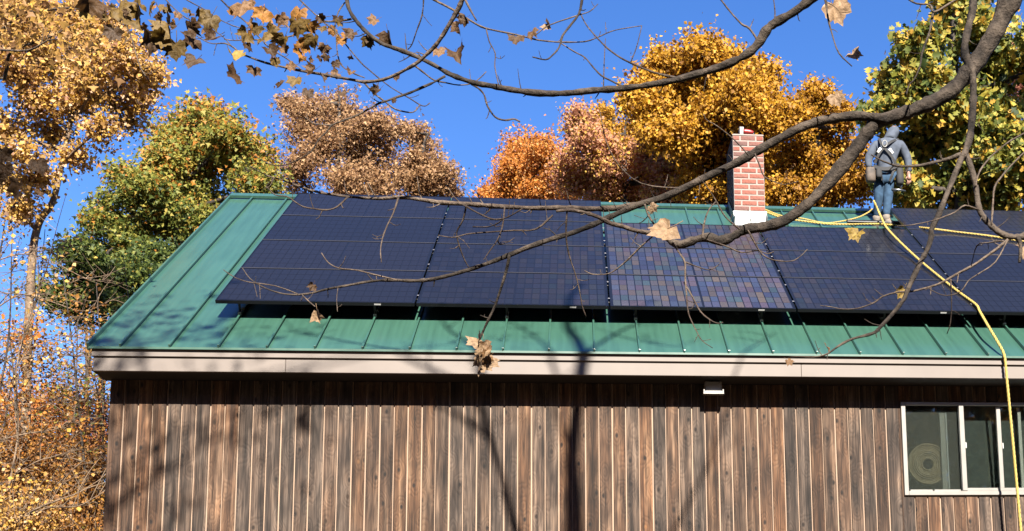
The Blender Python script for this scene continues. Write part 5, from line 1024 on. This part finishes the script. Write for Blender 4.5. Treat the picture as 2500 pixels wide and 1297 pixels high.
for (x, y, s, c) in [(412, 66, 52, 'o'), (430, 112, 56, 'o'), (466, 58, 40, 'd'), (472, 96, 46, 'd'), (514, 42, 46, 'o'), (522, 94, 36, 'd'), (476, 150, 44, 'd'), (572, 182, 46, 'd'), (566, 136, 40, 'y'), (592, 18, 52, 'b'), (616, 6, 26, 'b'), (642, 34, 46, 'g'), (686, 42, 32, 'b'), (730, 26, 44, 'g'), (724, 58, 44, 'o'), (728, 124, 32, 'g'),
    (600, 84, 44, 'o'), (630, 68, 30, 'o'), (658, 80, 42, 'o'), (694, 94, 40, 'o'), (744, 104, 36, 'g'), (768, 94, 36, 'o'), (794, 68, 24, 'o'), (756, 64, 28, 'g'), (602, 110, 28, 'd'), (658, 124, 34, 'd'), (690, 120, 24, 'b'), (668, 148, 26, 'o'), (620, 170, 32, 'd'), (708, 160, 26, 'b'), (792, 114, 28, 'b'), (798, 138, 20, 'd'), (780, 143, 17, 'd'), (819, 153, 22, 'd'),
    (768, 172, 32, 'b'), (822, 182, 26, 'b'), (684, 204, 26, 'd'), (722, 196, 36, 'o'), (752, 224, 26, 'd'), (836, 228, 22, 'd'), (860, 82, 30, 'd'), (896, 94, 27, 'd'), (786, 188, 20, 'd'), (780, 42, 22, 'd'), (915, 50, 30, 'b'), (948, 86, 36, 'd'), (901, 97, 30, 'o'), (1120, 62, 28, 'b'), (1133, 46, 28, 'd'), (1071, 124, 28, 'b'), (1116, 133, 42, 'd'), (923, 221, 24, 'd'), (969, 186, 17, 'd'), (960, 245, 13, 'd'),
    (1260, 94, 36, 'd'), (1298, 78, 30, 'b'), (1338, 61, 25, 't'), (289, 19, 56, 'o'), (339, 54, 52, 'o'), (256, 37, 27, 'd'), (276, 75, 40, 'd'), (320, 19, 42, 'o'), (343, 12, 32, 'o'), (368, 100, 52, 'd'), (370, 15, 36, 'o'), (216, 4, 60, 'd'), (208, 37, 26, 'y'), (380, 62, 22, 'd'), (395, 90, 40, 'o'), (2035, 18, 66, 't'), (2082, 135, 36, 't'), (2038, 237, 38, 't'), (2092, 570, 38, 'y'), (2203, 710, 30, 'y'), (2019, 848, 26, 'b'), (1924, 882, 20, 'b'),
    (1628, 560, 70, 't'), (763, 698, 22, 'd'), (775, 765, 32, 't'), (1590, 505, 24, 't'), (2492, 612, 46, 't')]: big_leaf(x, y, s, c, 5.25 if x < 1400 else 4.95)
xl = random.Random(44)
for k in range(46):                                  # small curled leaves along the upper left twigs
    x_ = xl.uniform(250, 860); y_ = xl.uniform(0, 60)+max(0, x_-300)*xl.uniform(.02, .26)
    big_leaf(x_, min(y_, 215), xl.uniform(13, 25), xl.choice('gbbgodb'), 5.3+xl.uniform(-.2, .3), 75)
for k in range(9): big_leaf(1178+lv.uniform(-18, 22), 835+k*7+lv.uniform(-4, 4), lv.uniform(26, 40), lv.choice('ttb'), 5.05+lv.uniform(-.04, .04), 80)
for (x, y, s, c) in [(4, 370, 42, 'd'), (93, 400, 40, 'd'), (12, 408, 36, 'd'), (46, 455, 52, 'd'), (-6, 430, 30, 'd'), (96, 470, 20, 'b')]: big_leaf(x, y, s, c, 3.4, 40, nm)

# ------------------------------------------------------------------ woods beyond the yard, out of the picture: they close the view towards the sun side
wv = np.random.default_rng(9); wm = MB(); C_ = []
for k in range(96):
    a = R_(180 + wv.uniform(-112, 112)); d = wv.uniform(15, 27); X_, Y_ = d*math.sin(a), d*math.cos(a); h = min(19, (14.6-Y_)*wv.uniform(.48, .60)) if abs(X_) < 16 else wv.uniform(13, 18); z0 = gz(X_, Y_)
    wm.tube([(X_, Y_, z0-.2), (X_+.2, Y_, z0+h*.5), (X_, Y_+.2, z0+h)], [.2, .14, .04], 6)
    q = wv.normal(size=(900, 3)); q /= np.linalg.norm(q, axis=1)[:, None]; q *= (wv.random(900)**.4)[:, None]; C_.append(np.array([X_, Y_, z0+h*.62]) + q*np.array([2.8, 2.8, h*.46]))
wo_ = wm.build('woods', 'trunk', None, True); tag(wo_, 'autumn woods in front of the house, mirrored in the window', 'woods', kind='stuff')
lo_ = leaf_cloud('foliage', np.concatenate(C_), .46, LM['rust'], wv, STAR, parent=wo_); lo_['kind'] = 'stuff'
# far wooded ridge behind everything
rg_ = np.random.default_rng(31); C_ = []
for k in range(60):
    X_, Y_ = rg_.uniform(-34, -9), rg_.uniform(44, 60); z0 = gz(X_, Y_); C_.append(np.array([X_, Y_, z0+1.6]) + rg_.normal(size=(110, 3))*np.array([1.3, 1.3, 1.0]))
ff = leaf_cloud('far_woods', np.concatenate(C_), .30, LM['rust'], rg_, STAR); tag(ff, 'distant rust coloured woods low behind the left thicket', 'woods', kind='stuff')
